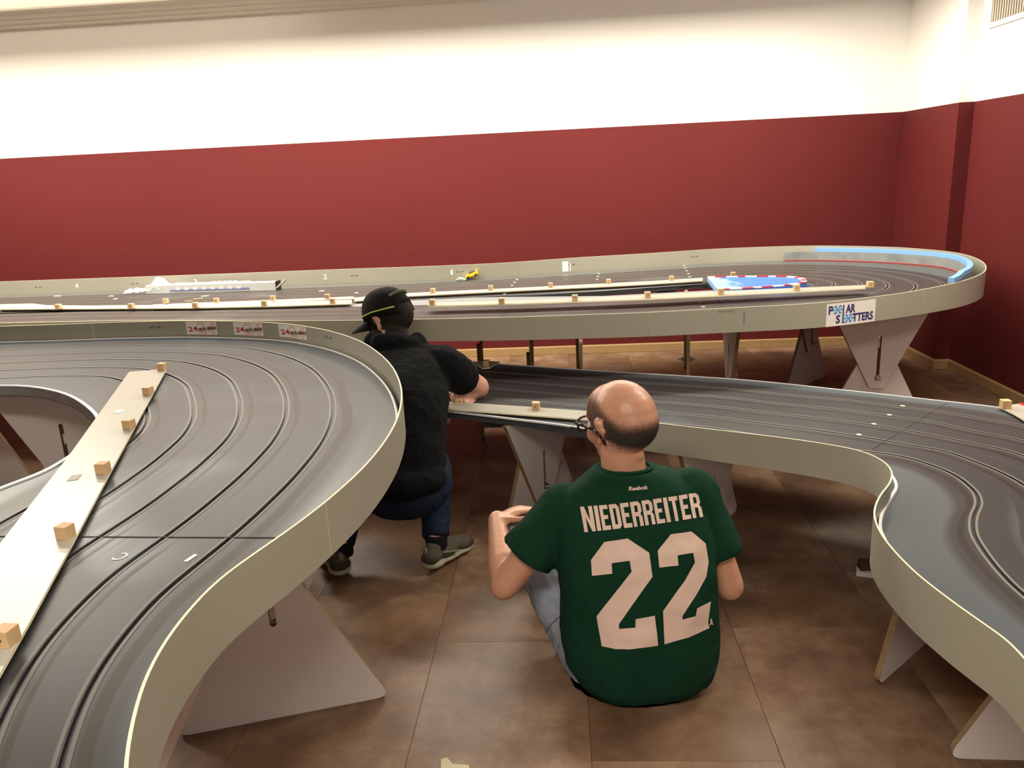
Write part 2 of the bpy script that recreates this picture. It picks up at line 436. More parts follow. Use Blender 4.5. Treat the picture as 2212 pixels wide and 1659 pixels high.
# ---- track in the left foreground (a bend that turns back on itself)
ZA = .79
tA = empty('slot_car_track', (0, 0, 0))
tag(tA, 'grey slot car track bend in the left foreground, three white stickers on its rim', 'slot car track')
Apx = [(290, 1880), (270, 1760), (262, 1700), (265, 1640), (280, 1560), (305, 1470), (350, 1385), (400, 1320), (462, 1254), (530, 1204), (609, 1150), (680, 1098), (740, 1048), (790, 1000), (830, 950), (855, 905), (866, 860), (862, 825), (845, 790), (815, 760), (775, 735), (720, 716), (660, 704), (600, 697), (500, 693), (400, 692), (300, 694), (200, 697), (100, 701), (0, 704), (-120, 709), (-260, 716)]
oA = smooth(resample(spl([at(x, y, ZA+.08) for x, y in Apx]), 220), 6)
def prm(c, px, z):
    q = at(*px, z); return int(np.argmin(np.linalg.norm(c-q, axis=1)))
kk = [(at(x, y, ZA), d) for (x, y), d in [((83, 1659), .155), ((200, 1440), .158), ((345, 1300), .175), ((492, 1160), .213), ((600, 1050), .235), ((716, 880), .213), ((690, 820), .205), ((600, 775), .20), ((487, 752), .19)]]
ii = [int(np.argmin(np.linalg.norm(oA-q, axis=1))) for q, d in kk]
order = np.argsort(ii)
d1 = np.interp(np.arange(220), [ii[k] for k in order], [kk[k][1] for k in order])
nA = normals(oA)
mid = oA.mean(0)
if ((mid-oA[110])@nA[110]) < 0: nA = -nA
d1 = np.convolve(np.pad(d1, 8, 'edge'), np.ones(17)/17, 'valid')
SP = .149
cA = [oA+nA*.012]
for k in range(5): cA.append(oA+nA*(d1+k*SP)[:, None])
innA = np.array([at(x, y, ZA) for x, y in [(-700, 880), (-260, 845), (-120, 838), (0, 835), (60, 837), (110, 845), (150, 858), (185, 880), (207, 905), (205, 930), (185, 955), (150, 985), (90, 1020), (0, 1055), (-120, 1105), (-300, 1180), (-700, 1400)]])
icur = smooth(resample(spl(innA), 400), 6)
# each outer sample is paired with a point of the hole edge; lanes lie on the straight joining the two
oi = [int(np.argmin(np.linalg.norm(oA-at(x, y, ZA+.08), axis=1))) for x, y in [(290, 1880), (350, 1385), (609, 1150), (740, 1048), (830, 950), (866, 860), (815, 760), (720, 716), (600, 697), (400, 692), (200, 697), (0, 704), (-260, 716)]]
ij = [int(np.argmin(np.linalg.norm(icur-at(x, y, ZA), axis=1))) for x, y in [(-690, 1395), (-270, 1167), (0, 1055), (110, 1010), (185, 955), (210, 912), (185, 880), (140, 855), (80, 840), (-10, 835), (-120, 838), (-260, 845), (-690, 880)]]
oi[0] = 0; oi[-1] = 219
tj = np.interp(np.arange(220), oi, ij)
tj = np.convolve(np.pad(tj, 10, mode='reflect', reflect_type='odd'), np.ones(21)/21, 'valid')
inC = np.stack([np.interp(tj, np.arange(400), icur[:, k]) for k in (0, 1)], 1)
dv = inC-oA; dl = np.linalg.norm(dv, axis=1); dv /= dl[:, None]
cA = [oA+dv*.012]
for k in range(5): cA.append(oA+dv*(np.minimum(d1+k*SP, dl-.06-(4-k)*.1))[:, None])
cA.append(inC)
track(tA, cA, ZA, M_deckA)
sideA = 1 if (normals(oA)[110]@nA[110]) > 0 else -1
fascia(tA, oA, ZA+.078, [ZA-.038]*3+[ZA-.042]*3, [.17, .58, .80], side=-sideA)
edge_strip('deck_edge_trim', cA[0], sideA*.004, sideA*.010, ZA-.006, ZA+.003, M_white, tA)
edge_strip('deck_edge_trim', cA[-1], -sideA*.011, 0, ZA-.034, ZA+.004, M_white, tA)

# ---- lower track in the middle, running to the right edge of the picture
ZM = .50
tM = empty('slot_car_track')
tag(tM, 'lower grey slot car track between the two men, curving to the right edge', 'slot car track')
def MP(lst, z=ZM): return [at(x, y, z) for x, y in lst]
be = [(800, 765), (930, 775), (1060, 785), (1300, 802), (1590, 820), (1800, 841), (2000, 863), (2150, 880), (2260, 897), (2400, 925)]
L1 = [(2212, 919), (2340, 950), (2460, 990)]
# stations: back edge, L1..L5, front edge (deck level)
bE = resample(spl(MP(be)), 60)
nb = normals(bE)
if nb[10][1] > 0: nb = -nb
def alongb(t): i = t*59; a = int(min(58, i)); f = i-a; return bE[a]*(1-f)+bE[a+1]*f, nb[a]
st = []
for x in (800, 940, 1060, 1180, 1300, 1450, 1600, 1720):
    # x is where the station's foot on the back edge projects
    yb = np.interp(x, [p[0] for p in be], [p[1] for p in be]); p = at(x, yb, ZM)
    i = int(np.argmin(np.linalg.norm(bE-p, axis=1))); n = nb[i]
    st.append([p]+[p+n*(.165+.142*k) for k in range(5)]+[None])
dots = [(1950, 881), (1921, 901), (1888, 921), (1855, 944)]
def S(b, l, f=None): st.append([at(*b, ZM)]+[at(*q, ZM) for q in l]+[None])
S((1890, 851), [(1838, 866), (1805, 884), (1765, 903), (1722, 924), (1690, 950)])
S((2010, 864), [(1951, 880), (1921, 899), (1888, 919), (1855, 943), (1800, 968)])
S((2110, 875), [(2045, 892), (2010, 911), (1985, 935), (1955, 960), (1882, 977)])
S((2190, 886), [(2130, 906), (2100, 931), (2085, 955), (2040, 975), (1960, 989)])
S((2270, 899), [(2212, 921), (2190, 948), (2180, 975), (2120, 1003), (2049, 1020)])
S((2360, 915), [(2300, 945), (2290, 978), (2270, 1010), (2192, 1036), (2098, 1054)])
S((2460, 940), [(2400, 980), (2390, 1015), (2350, 1055), (2255, 1080), (2114, 1084)])
S((2560, 975), [(2500, 1020), (2470, 1065), (2400, 1100), (2290, 1125), (2103, 1118)])
S((2650, 1030), [(2580, 1080), (2520, 1120), (2430, 1150), (2300, 1168), (2104, 1152)])
S((2720, 1100), [(2640, 1150), (2560, 1180), (2455, 1200), (2320, 1212), (2125, 1190)])
S((2800, 1180), [(2700, 1220), (2610, 1240), (2490, 1250), (2350, 1255), (2163, 1238)])
S((2880, 1270), [(2770, 1300), (2670, 1310), (2540, 1315), (2395, 1310), (2212, 1285)])
S((3000, 1400), [(2870, 1420), (2760, 1425), (2640, 1425), (2500, 1410), (2330, 1380)])
M_f = [(1330, 904), (1430, 915), (1560, 930), (1700, 947), (1800, 962), (1860, 975), (1900, 992), (1920, 1010), (1925, 1027), (1918, 1046), (1902, 1066), (1890, 1090), (1887, 1115), (1900, 1150), (1930, 1190), (1980, 1240), (2050, 1295), (2120, 1345), (2170, 1381), (2212, 1424), (2290, 1520), (2380, 1660)]
ZF = ZM+.07
fM = smooth(resample(spl([at(x, y, ZF) for x, y in M_f], 10), 170), 2)
frontpx = [(800, 866), (945, 885), (1100, 904), (1240, 922)]
fr = np.vstack([np.array(MP(frontpx)), fM[::6]])
frc = resample(spl(fr, 6), 400)
# front edge of each station: nearest useful point in order along the front curve
ncr = []
last = 0
tot = len(st)
anch = [0, 30, 50, 70, 92, 118, 142, 160]
for k, s in enumerate(st):
    if k < 8:
        n = (s[5]-s[0]); n /= np.linalg.norm(n); p = s[5]
        d = (frc-p); along = d@n; lat = np.abs(d[:, 0]*n[1]-d[:, 1]*n[0])
        lat[along < 0] = 9; j = int(np.argmin(lat)); 
    else:
        j = None
    ncr.append(j)
jl = ncr[7]
k0 = 8; rem = tot-k0
# distribute the rest by arc length with emphasis from hand-picked picture points of the rim
pick = [(1790, 960), (1850, 972), (1895, 990), (1920, 1012), (1924, 1035), (1905, 1062), (1888, 1095), (1889, 1125), (1905, 1160), (1950, 1212), (2020, 1273), (2120, 1345), (2250, 1470)]
for t in range(rem):
    q = at(*pick[min(t, len(pick)-1)], ZF); ncr[k0+t] = int(np.argmin(np.linalg.norm(frc-q, axis=1)))
for s, j in zip(st, ncr): s[6] = frc[j]
cols = []
for j in range(7):
    cols.append(spl([s[j] for s in st], 14))
cols = cols[::-1]
cols[0] = cols[0]+(cols[1]-cols[0])/np.linalg.norm(cols[1]-cols[0], axis=1)[:, None]*.014
track(tM, cols, ZM, M_deckM)
j0 = 0
fascia(tM, fM, ZF, [ZM-.042, ZM-.05, ZM-.055, ZM-.07, ZM-.07, ZM-.06], [.45], side=1)
frm = frc[:int(np.argmin(np.linalg.norm(frc-at(1300, 928, ZM), axis=1)))]
edge_strip('deck_edge_trim', frm, -.004, .003, ZM-.004, ZM+.003, M_white, tM)
bEs = bE[:-4]
edge_strip('deck_edge_trim', bEs, -.003, .003, ZM-.034, ZM+.003, M_white, tM)
# white bent strip between rim and deck in the S-bend
wh = smooth(resample(spl(MP([(1925, 1033), (1934, 1048), (1935, 1062), (1924, 1080), (1912, 1100), (1903, 1122), (1901, 1150), (1912, 1176)])), 40), 2)
edge_strip('white_bent_strip', wh, -.004, .004, ZM, ZM+.012, M_white, tM)

# ---- raised hairpin track along the back wall
ZP = .76
tP = empty('slot_car_track')
tag(tP, 'long dark slot car track hairpin along the red back wall, holding the blue apron', 'slot car track')
ofn = [at(x, y, z) for x, y, z in [(-500, 704, .82), (-260, 701, .82), (-100, 699, .82), (0, 697.5, .82), (150, 694.5, .82), (300, 692, .82), (450, 691, .82), (600, 692, .82), (760, 691.5, .82), (889, 689.5, .82), (1100, 685, .82), (1250, 680, .82), (1400, 674.5, .82), (1500, 669, .82), (1600, 663.5, .82), (1700, 658.5, .82), (1750, 655.5, .82), (1840, 646.5, .82), (1931, 633, .825), (2021, 617.5, .83), (2075, 604, .84), (2112, 590, .848), (2130, 578, .855), (2126, 562, .86), (2100, 549, .865), (2060, 541, .865), (2000, 536, .868), (1930, 532, .87), (1850, 530, .87), (1750, 529, .87), (1650, 532, .87), (1550, 536, .87), (1400, 546, .87), (1250, 555, .87), (1100, 566, .87), (1000, 571, .87), (900, 575, .87), (700, 582, .87), (500, 590, .87), (250, 599, .87), (0, 608, .87), (-260, 618, .87), (-500, 628, .87)]]
oP = smooth(resample(spl(ofn, 10), 420), 12)
_ip = int(np.argmax(oP[:, 0]))/419
_tt = np.linspace(0, 1, 420)
ztP = np.interp(_tt, [0, _ip-.09, _ip-.03, _ip+.03, 1], [.82, .82, .842, .865, .87])
zbP = np.interp(_tt, [0, _ip-.25, _ip-.12, _ip, _ip+.1, 1], [.712, .712, .700, .690, .70, .70])
fascia(tP, oP, ztP, zbP, [.155, .30, .385, .475, .66, .80], side=-1)
nP = normals(oP)
cen = np.array([1.3, 4.85])
ia = int(np.argmax(oP[:, 0]))
if ((cen-oP[ia])@nP[ia]) < 0: nP = -nP
oPd = oP+nP*.012
def pad_st(rows): return [np.array(r, float) for r in rows]
s5 = [(-6.2, 4.80), (-4.4, 4.74), (-3.0, 4.70), (-1.7, 4.50), (-.66, 4.40), (-.02, 4.39), (.48, 4.41), (.95, 4.465)]
s1 = [(-6.2, 4.25), (-4.4, 4.19), (-3.0, 4.16), (-1.7, 3.96), (-.66, 3.85), (-.02, 3.83), (.48, 3.84), (1.0, 3.895)]
cx, cy = 1.32, 4.79
an0, an1 = -84, 94
for a in np.linspace(-70, 80, 6):
    r5, r1 = .29, .870
    if a == 80: pass
    s5.append((cx+r5*math.cos(math.radians(a)), cy+r5*math.sin(math.radians(a))))
    s1.append((cx+r1*math.cos(math.radians(a))*.985, cy+r1*math.sin(math.radians(a))))
s5 += [(1.2, 5.095), (.8, 5.03), (.2, 4.93), (-.55, 4.83), (-1.5, 4.80), (-3.0, 4.86), (-4.4, 4.95), (-6.2, 5.10)]
s1 += [(1.2, 5.665), (.75, 5.60), (.12, 5.50), (-.6, 5.405), (-1.5, 5.375), (-3.0, 5.43), (-4.4, 5.52), (-6.2, 5.67)]
S5, S1 = spl(s5, 14), spl(s1, 14)
NPp = len(S5)
lan = [S1*(1-t)+S5*t for t in (0, .25, .5, .75, 1)]
# outer: project each slot-1 sample outwards on the rim curve, kept in order
dS = S1-S5; dS /= np.linalg.norm(dS, axis=1)[:, None]
oi = []
for p, d in zip(S1, dS):
    v = oPd-p; al = v@d; lt = np.abs(v[:, 0]*d[1]-v[:, 1]*d[0]); lt[(al < 0) | (al > .9)] = 9
    j = int(np.argmin(lt)); oi.append(j if lt[j] < .06 else np.nan)
oi = np.array(oi, float); okk = ~np.isnan(oi)
if oi[okk][0] > oi[okk][-1]: pass
oi = np.interp(np.arange(len(oi)), np.arange(len(oi))[okk], oi[okk])
oi[0] = min(oi[0], oi[1]); oi = np.maximum.accumulate(oi) if oi[-1] > oi[0] else np.minimum.accumulate(oi)
oi = np.convolve(np.pad(oi, 4, mode='reflect', reflect_type='odd'), np.ones(9)/9, 'valid').clip(0, len(oPd)-1)
outer = np.stack([np.interp(oi, np.arange(len(oPd)), oPd[:, k]) for k in (0, 1)], 1)
inn = S5-dS*.10
inw = []
track(tP, [outer]+lan+[inn], ZP, M_deckP, base=False)
# core board: one plate with the lens-shaped opening between the two straights
oo = [tuple(p) for p in oPd[::3]]
hole = spl([(-.93, 4.77), (-.55, 4.725), (.25, 4.80), (.90, 4.935), (.93, 4.66), (.25, 4.60), (-.35, 4.705), (-.93, 4.77)], 4)[:-1]
fill_plate('deck_core', oo, [[tuple(p) for p in hole]], ZP-.030, ZP-.006, [M_dbase, M_dbase], tP)
# grey margin surfaces between the straights and round the opening
fill_plate('margin_surface', [tuple(p) for p in np.vstack([inn[:99][::6], [(.9, 4.66), (.25, 4.60), (-.35, 4.705), (-.93, 4.77), (-.55, 4.725), (.25, 4.80), (.9, 4.935)], inn[208::6]])], [], ZP-.0055, ZP-.001, [mat('deck_margin_grey_paint', (.20, .215, .225), .42, var=.08, vscale=3), M_dbase], tP)

# ------------------------------------------------------------------ adjustable supports
def slot_loop(x, z0, z1, r=.009):
    out = []
    for a in np.linspace(0, PI, 6): out.append((x+r*math.cos(a), z1+r*math.sin(a)))
    for a in np.linspace(PI, 2*PI, 6): out.append((x+r*math.cos(a), z0+r*math.sin(a)))
    return out
def support(x, y, ang, H, label, w=.60, flip=1, zslot=None, lslot=None, zbolt=None, up=None, group=None, upper=True, lower=True):
    """two laminated plates bolted through slots: lower trapezoid on the floor, upper inverted one under the deck.
    ang: heading of the plate's width in plan (degrees); flip=+1 puts the upper plate on the +normal side"""
    o = empty('track_support', (x, y, 0), math.radians(ang)); tag(o, label, 'support', group)
    Q = Matrix.Rotation(PI/2, 4, 'X')       # plate drawn in (x, z) -> stands up
    k = .52; th = .018
    hl = min(.50, H-.04)
    low = rounded([(-w/2, 0), (w/2, 0), (w/2-k*hl, hl), (-w/2+k*hl, hl)], [.025, .025, .02, .02])
    hu = min(.50, H-.03) if up is None else up
    zb = H-hu
    upp = rounded([(-w/2+k*hu, zb), (w/2-k*hu, zb), (w/2, H), (-w/2, H)], [.02, .02, 0, 0])
    s0, s1 = (max(.10, zb+.06), min(hl-.06, H-.10)) if zslot is None else zslot
    for nm, pl, side, sl in (('lower_plate', low, -flip, lslot or (max(.12, s0), hl-.05)), ('upper_plate', upp, flip, (zb+.05, max(zb+.10, H-.21)))):
        if (nm == 'upper_plate' and not upper) or (nm == 'lower_plate' and not lower): continue
        y0, y1 = (0, th) if side > 0 else (-th, 0)
        if side > 0: y0 += .0006; y1 += .0006
        pz = fill_plate(nm, pl, [slot_loop(0, *sl)], y0, y1, [M_plate, M_ply], o)
        for v in pz.data.vertices: v.co = Vector((v.co.x, v.co.z, v.co.y))
        pz.data.flip_normals()
    bm = bmesh.new()
    zb_ = zbolt or max(zb+.055, min(hl-.06, zb+.06))
    add_cyl(bm, (0, -.05, zb_), (0, .055, zb_), .0045, 10)
    add_cyl(bm, (0, -.034, zb_), (0, -.020, zb_), .012, 6)
    add_cyl(bm, (0, .021, zb_), (0, .036, zb_), .011, 6)
    add_cyl(bm, (0, -.020, zb_), (0, -.0185, zb_), .017, 16)
    add_cyl(bm, (0, .0192, zb_), (0, .021, zb_), .017, 16)
    bobj('bolt', bm, M_steel, o)
    return o
def sup(px, py, Y, ang, H, label, **kw):
    q = atY(px, py, Y); return support(q[0], Y, ang, H, label, **kw)
HP, HA, HM = ZP-.0305, ZA-.0365, ZM-.0365
support(-.833, 1.915, 17.2, HA, 'white laminated track support at the lower left, nearest to the camera', flip=1, lslot=(.300, .375), zbolt=.368)
support(-.885, 1.10, 10, HA, 'inverted white plate support just left of the nearest one, mostly behind the rim', flip=-1)
sup(140, 940, 3.05, 8, HA, 'shaded support seen through the hole of the near left bend', flip=-1)
sup(-60, 940, 3.7, 0, HP, 'white support at the left picture edge, behind the one in the hole', flip=-1)
sup(1893, 800, 4.34, 4, HP, 'large white hourglass support under the snowflake sticker', flip=-1)
sup(1581, 760, 4.25, 87, HP, 'narrow support left of the large hourglass one, under the front rim', flip=1)
sup(1484, 760, 4.9, 80.5, HP, 'edge-on support with a shining bolt under the back track', flip=1)
sup(1252, 760, 4.6, 88, HP, 'edge-on support with bolt nuts above the bald man', flip=1)
sup(1144, 760, 4.3, 93.5, HP, 'edge-on support above the pine cube of the lower track', flip=-1)
sup(1037, 760, 4.58, 96, HP, 'thin support behind the small board end, beside the black sleeve', flip=-1)
sup(1745, 780, 5.25, 48, HP, 'dark shaded support far back between the two right front supports', flip=-1)
support(-.116, 3.37, 61, HM, 'grey support under the lower track left of the bald man', flip=-1)
support(.576, 3.01, 55, HM, 'grey support under the lower track behind the right shoulder of the bald man', flip=-1)
support(1.06, 2.215, 43, HM, 'dark shaded support under the S-bend of the lower track', flip=1, w=.54)
support(1.235, 1.72, -2, HM, 'white support at the lower right corner under the lower track', flip=-1)


# ------------------------------------------------------------------ divider boards and pine cubes
BT = .012
def board(pts, z, label, lift=None, group=None, redge=False):
    """thin laminate board given by its plan corners, top surface at z"""
    c = np.mean(pts, axis=0)
    o = fill_plate('divider_board', [tuple(np.array(p)-c) for p in pts], [], -.006, 0, [M_board, M_fedge])
    o.location = (c[0], c[1], z)
    return tag(o, label, 'board', group)
CUBE = None
def cube(x, y, z, rz, label, group, s=.029, hole=True, tilt=0.0):
    global CUBE
    if CUBE is None:
        r = empty('wooden_cube')
        bm = bmesh.new(); add_box(bm, (-.0145, -.0145, 0), (.0145, .0145, .029), None, .0012)
        bobj('block', bm, M_wood, r)
        bm = bmesh.new(); add_cyl(bm, (.001, -.0146, .014), (.001, -.0152, .014), .0026, 10); bobj('screw_hole', bm, M_woodhole, r)
        CUBE = r
        root = r
    else:
        root = CUBE.copy(); C.objects.link(root)
        for ch in list(CUBE.children):
            if ch.name.startswith('screw') and not hole: continue
            d = ch.copy(); C.objects.link(d); d.parent = root
    root.location = (x, y, z); root.rotation_euler = (tilt, 0, rz); root.scale = (s/.029,)*3
    return tag(root, label, 'wooden cube', group)

ords = ['first', 'second', 'third', 'fourth', 'fifth', 'sixth', 'seventh', 'eighth', 'ninth', 'tenth', 'eleventh', 'twelfth']
# big board over the near bend
zb = ZA+.014
bp4 = [at(x, y, zb) for x, y in [(359, 797), (279, 803), (148, 985), (42, 1120), (-75, 1270), (-60, 1560), (0, 1455), (60, 1350), (150, 1185), (235, 1025), (300, 905)]]
nb_ = len(bp4)
board(bp4, zb, 'wide cream board with small pine cubes, lying across the near left bend', group=None)
for (x, y) in [(30, 1290), (150, 1115), (290, 890)]:
    pass
sp = [at(x, y, ZA+.004) for x, y in [(100, 1180), (200, 1010), (285, 850)]]
for k, q in enumerate(sp):
    o = box_obj('spacer_block', (q[0]-.02, q[1]-.015, ZA+.0008), (q[0]+.02, q[1]+.015, zb-.0062), M_dark)
    o.location = (0, 0, 0)
    o.parent = None; tag(o, ['near', 'middle', 'far'][k]+' dark spacer block under the wide cream board on the near left bend', 'spacer block')
cA_ = [(17, 1390), (143, 1160), (224, 1021), (280, 925), (321, 852), (351, 799)]
for k, (x, y) in enumerate(cA_):
    q = at(x, y, zb)
    cube(q[0], q[1], zb, math.radians(-8+[3, -4, 6, -2, 0, 4][k]), 'pine cube on the wide board of the near bend, '+ords[k]+' counting from the camera', 'pine cubes on the wide near board', s=.027 if k else .028, hole=False)
# near divider of the hairpin
zn = ZP+.018
near_lo = [(0, 668), (100, 667), (200, 666.5), (400, 665), (600, 661), (760, 656)]
near_hi = [(0, 657), (70, 655.5), (100, 659), (200, 660), (400, 658), (600, 653), (760, 647.5)]
board([at(x, y, zn) for x, y in near_lo]+[at(x, y, zn) for x, y in near_hi[::-1]], zn, 'long cream board on the back track left of the crouching man', group=None)
lo2 = [(925, 661), (1100, 656.5), (1300, 650), (1400, 646), (1520, 640), (1560, 638), (1700, 631), (1870, 622)]
hi2 = [(925, 654), (1100, 649), (1300, 642), (1400, 637.5), (1520, 631), (1560, 629), (1700, 622.5), (1870, 615.5)]
zn2 = ZP+.044
board([at(x, y, zn2) for x, y in lo2]+[at(x, y, zn2) for x, y in hi2[::-1]], zn2, 'long cream board on the back track in front of the blue apron', group=None)
lo3 = [(765, 650), (880, 639.5), (1100, 628.5), (1300, 619), (1400, 613.5), (1518, 606)]
hi3 = [(765, 643), (880, 633), (1100, 622.5), (1300, 612.5), (1400, 607.5), (1518, 600)]
board([at(x, y, zn) for x, y in lo3]+[at(x, y, zn) for x, y in hi3[::-1]], zn, 'farther cream board on the back track that leads right to the blue apron', group=None)
lo4 = [(330, 660), (560, 652), (700, 645.5), (764, 642.5)]
hi4 = [(330, 655), (560, 646.5), (700, 640.5), (764, 637.5)]
board([at(x, y, zn) for x, y in lo4]+[at(x, y, zn) for x, y in hi4[::-1]], zn-.0075, 'thin pale board behind the left long board on the back track', group=None)
def row(pts, z, lab, grp, ang, s=.03):
    for k, (x, y) in enumerate(pts):
        q = at(x, y, z)
        cube(q[0], q[1]+.006, z+.0004, math.radians(ang+((k*37) % 7)-3), lab % ords[k], grp, s=s)
row([(126, 668), (283, 667), (422, 665), (571, 661), (719, 656)], zn, 'pine cube on the left near board of the back track, %s from the left edge', 'pine cubes on the near board, left part', 2, .031)
row([(934, 659.5), (1084, 656.5), (1242, 650), (1399, 643.5), (1557, 636), (1721, 628), (1880, 621)], zn2, 'pine cube on the near board right of the capped man, %s from the left', 'pine cubes on the near board, right part', -2, .031)
row([(358, 655), (467, 654), (589, 649), (707, 645.5)], zn, 'pine cube on the far board left of the capped man, %s from the left', 'pine cubes on the far board, left part', 2, .028)
row([(935, 633), (1060, 627), (1189.5, 621), (1315, 613), (1451, 606), (1584, 598)], zn, 'pine cube on the far board right of the capped man, %s from the left', 'pine cubes on the far board, right part', -2, .028)
# board on the lower track
zm = ZM+.014
mb_lo = [(930, 881), (1000, 886), (1125, 895), (1250, 905), (1400, 918)]
mb_hi = [(930, 865), (1000, 869), (1150, 879), (1260, 887), (1400, 897)]
board([at(x, y, zm) for x, y in mb_lo]+[at(x, y, zm) for x, y in mb_hi[::-1]], zm, 'long cream board lying near the front edge of the lower track')
q = at(1158, 884, zm); cube(q[0], q[1], zm, math.radians(-8), 'pine cube on the lower track board, between the two men', None, s=.031)
q = at(992, 873, zm); cube(q[0], q[1], zm, math.radians(12), 'pine cube at the fingers of the crouching man', None, s=.03)
q = at(966, 862, ZM); cube(q[0], q[1], ZM+.001, math.radians(40), 'pine cube behind the hand of the crouching man', None, s=.03, hole=False)
board([at(x, y, zm) for x, y in [(1020, 783), (1042, 795), (1058, 794), (1080, 781), (1040, 779)]], zm, 'small grey board end at the far left corner of the lower track')
q = at(1051, 790, zm); cube(q[0], q[1], zm, 0, 'pine cube on the small board beside the raised sleeve elbow', None, s=.03)
rb = board([at(x, y, zm) for x, y in [(2157, 877), (2190, 893), (2230, 917), (2330, 960), (2400, 930), (2212, 874), (2202, 872)]], zm, 'cream board at the right picture edge on the lower track')
q = at(2171, 881, zm); cube(q[0], q[1], zm, math.radians(-4), 'pine cube on the board at the right picture edge', None, s=.032, hole=False)
rp = spl([at(x, y, zm) for x, y in [(2203, 872), (2230, 882), (2280, 900)]], 4)
edge_strip('red_edge_tape', rp-np.array([0, 0]), -.006, .006, .0002, .004, mat('red_tape', (.5, .01, .015), .5), None)
_r = bpy.data.objects['red_edge_tape']; _r.location = (0, 0, zm); tag(_r, 'short red strip on the far edge of the board at the right', 'tape strip')

# ------------------------------------------------------------------ blue apron with red and white kerb
zk = ZP+.0005
M_blue = bpy.data.materials.new('blue_brushed_paint'); M_blue.use_nodes = True
_n = M_blue.node_tree; _b = _n.nodes['Principled BSDF']
_g = _n.nodes.new('ShaderNodeNewGeometry'); _s = _n.nodes.new('ShaderNodeSeparateXYZ'); _n.links.new(_g.outputs['Position'], _s.inputs[0])
_z = _n.nodes.new('ShaderNodeTexNoise'); _z.inputs['Scale'].default_value = 9; _z.inputs['Detail'].default_value = 5; _n.links.new(_g.outputs['Position'], _z.inputs['Vector'])
_a = _n.nodes.new('ShaderNodeMath'); _a.operation = 'MULTIPLY_ADD'; _a.inputs[1].default_value = .32; _n.links.new(_z.outputs['Fac'], _a.inputs[0]); _n.links.new(_s.outputs[0], _a.inputs[2])
_m = _n.nodes.new('ShaderNodeMapRange'); _m.inputs[1].default_value = 1.13; _m.inputs[2].default_value = 1.19; _n.links.new(_a.outputs[0], _m.inputs[0])
_x = _n.nodes.new('ShaderNodeMix'); _x.data_type = 'RGBA'; _x.inputs[6].default_value = (.25, .44, .80, 1); _x.inputs[7].default_value = (.055, .18, .66, 1)
_n.links.new(_m.outputs[0], _x.inputs[0]); _n.links.new(_x.outputs[2], _b.inputs['Base Color']); _b.inputs['Roughness'].default_value = .35
ap = empty('blue_apron'); tag(ap, 'blue painted apron with red and white kerb inside the far hairpin', 'apron')
kerb_px = [(1528, 598), (1600, 597), (1660, 596.5), (1700, 597), (1725, 599), (1739, 602.5), (1744, 607), (1736, 611.5), (1715, 615), (1690, 618), (1650, 621), (1600, 624), (1551, 626.5)]
za = ZP+.032
kc = smooth(resample(spl([at(x, y, za) for x, y in kerb_px]), 60), 1)
fill_plate('painted_top', [tuple(p) for p in kc], [], ZP+.001, za-.001, [M_blue, M_blue], ap)
nk = normals(kc)
cc_ = kc.mean(0)
sgn = 1 if ((cc_-kc[30])@nk[30]) > 0 else -1
M_red = mat('kerb_red', (.52, .012, .012), .4); M_kw = mat('kerb_white', (.85, .85, .84), .4)
nseg = 22
for k in range(nseg):
    a = int(k*59/nseg); b = int((k+1)*59/nseg)
    sgm = kc[a:b+1]
    o = edge_strip('kerb_block', sgm, 0, sgn*.030, za-.001, za+.003, M_red if k % 2 else M_kw, ap)

# ------------------------------------------------------------------ foam barrier inside the hairpin rim
fb = empty('foam_barrier'); tag(fb, 'curved grey and blue foam barrier inside the rim of the far hairpin', 'barrier')
ja = int(np.argmin(np.linalg.norm(oP-at(1698, 530, .87), axis=1))); jb = int(np.argmin(np.linalg.norm(oP-at(2066, 607, .838), axis=1)))
if ja > jb: ja, jb = jb, ja
M_foam = mat('scuffed_grey_foam', (.22, .24, .24), .8, var=.5, vscale=9, bump=.3, bscale=30)
M_fblue = mat('pale_blue_foam', (.20, .42, .80), .7, var=.05)
seg_ = oP[ja:jb+1]; no_ = nP[ja:jb+1]; tt_ = np.linspace(0, 1, len(seg_))
fz = smooth(resample(seg_+no_*np.interp(tt_, [0, .12, .35, .7, 1], [.035, .10, .085, .05, .035])[:, None], 80), 3)
nf = normals(fz); sf = 1 if ((cen-fz[40])@nf[40]) > 0 else -1
tot_f = len(fz)
far_first = fz[0][1] < fz[-1][1]
gz, bz = (fz, fz[:-7]) if far_first else (fz, fz[7:])
edge_strip('grey_band', gz, 0, -sf*.026, ZP+.003, ZP+.066, M_foam, fb)
edge_strip('blue_band', bz, -sf*.001, -sf*.030, ZP+.0665, ZP+.092, M_fblue, fb)
edge_strip('red_foot_line', gz, sf*.0005, sf*.006, ZP+.0018, ZP+.008, mat('faded_red_line', (.40, .05, .05), .7), fb)

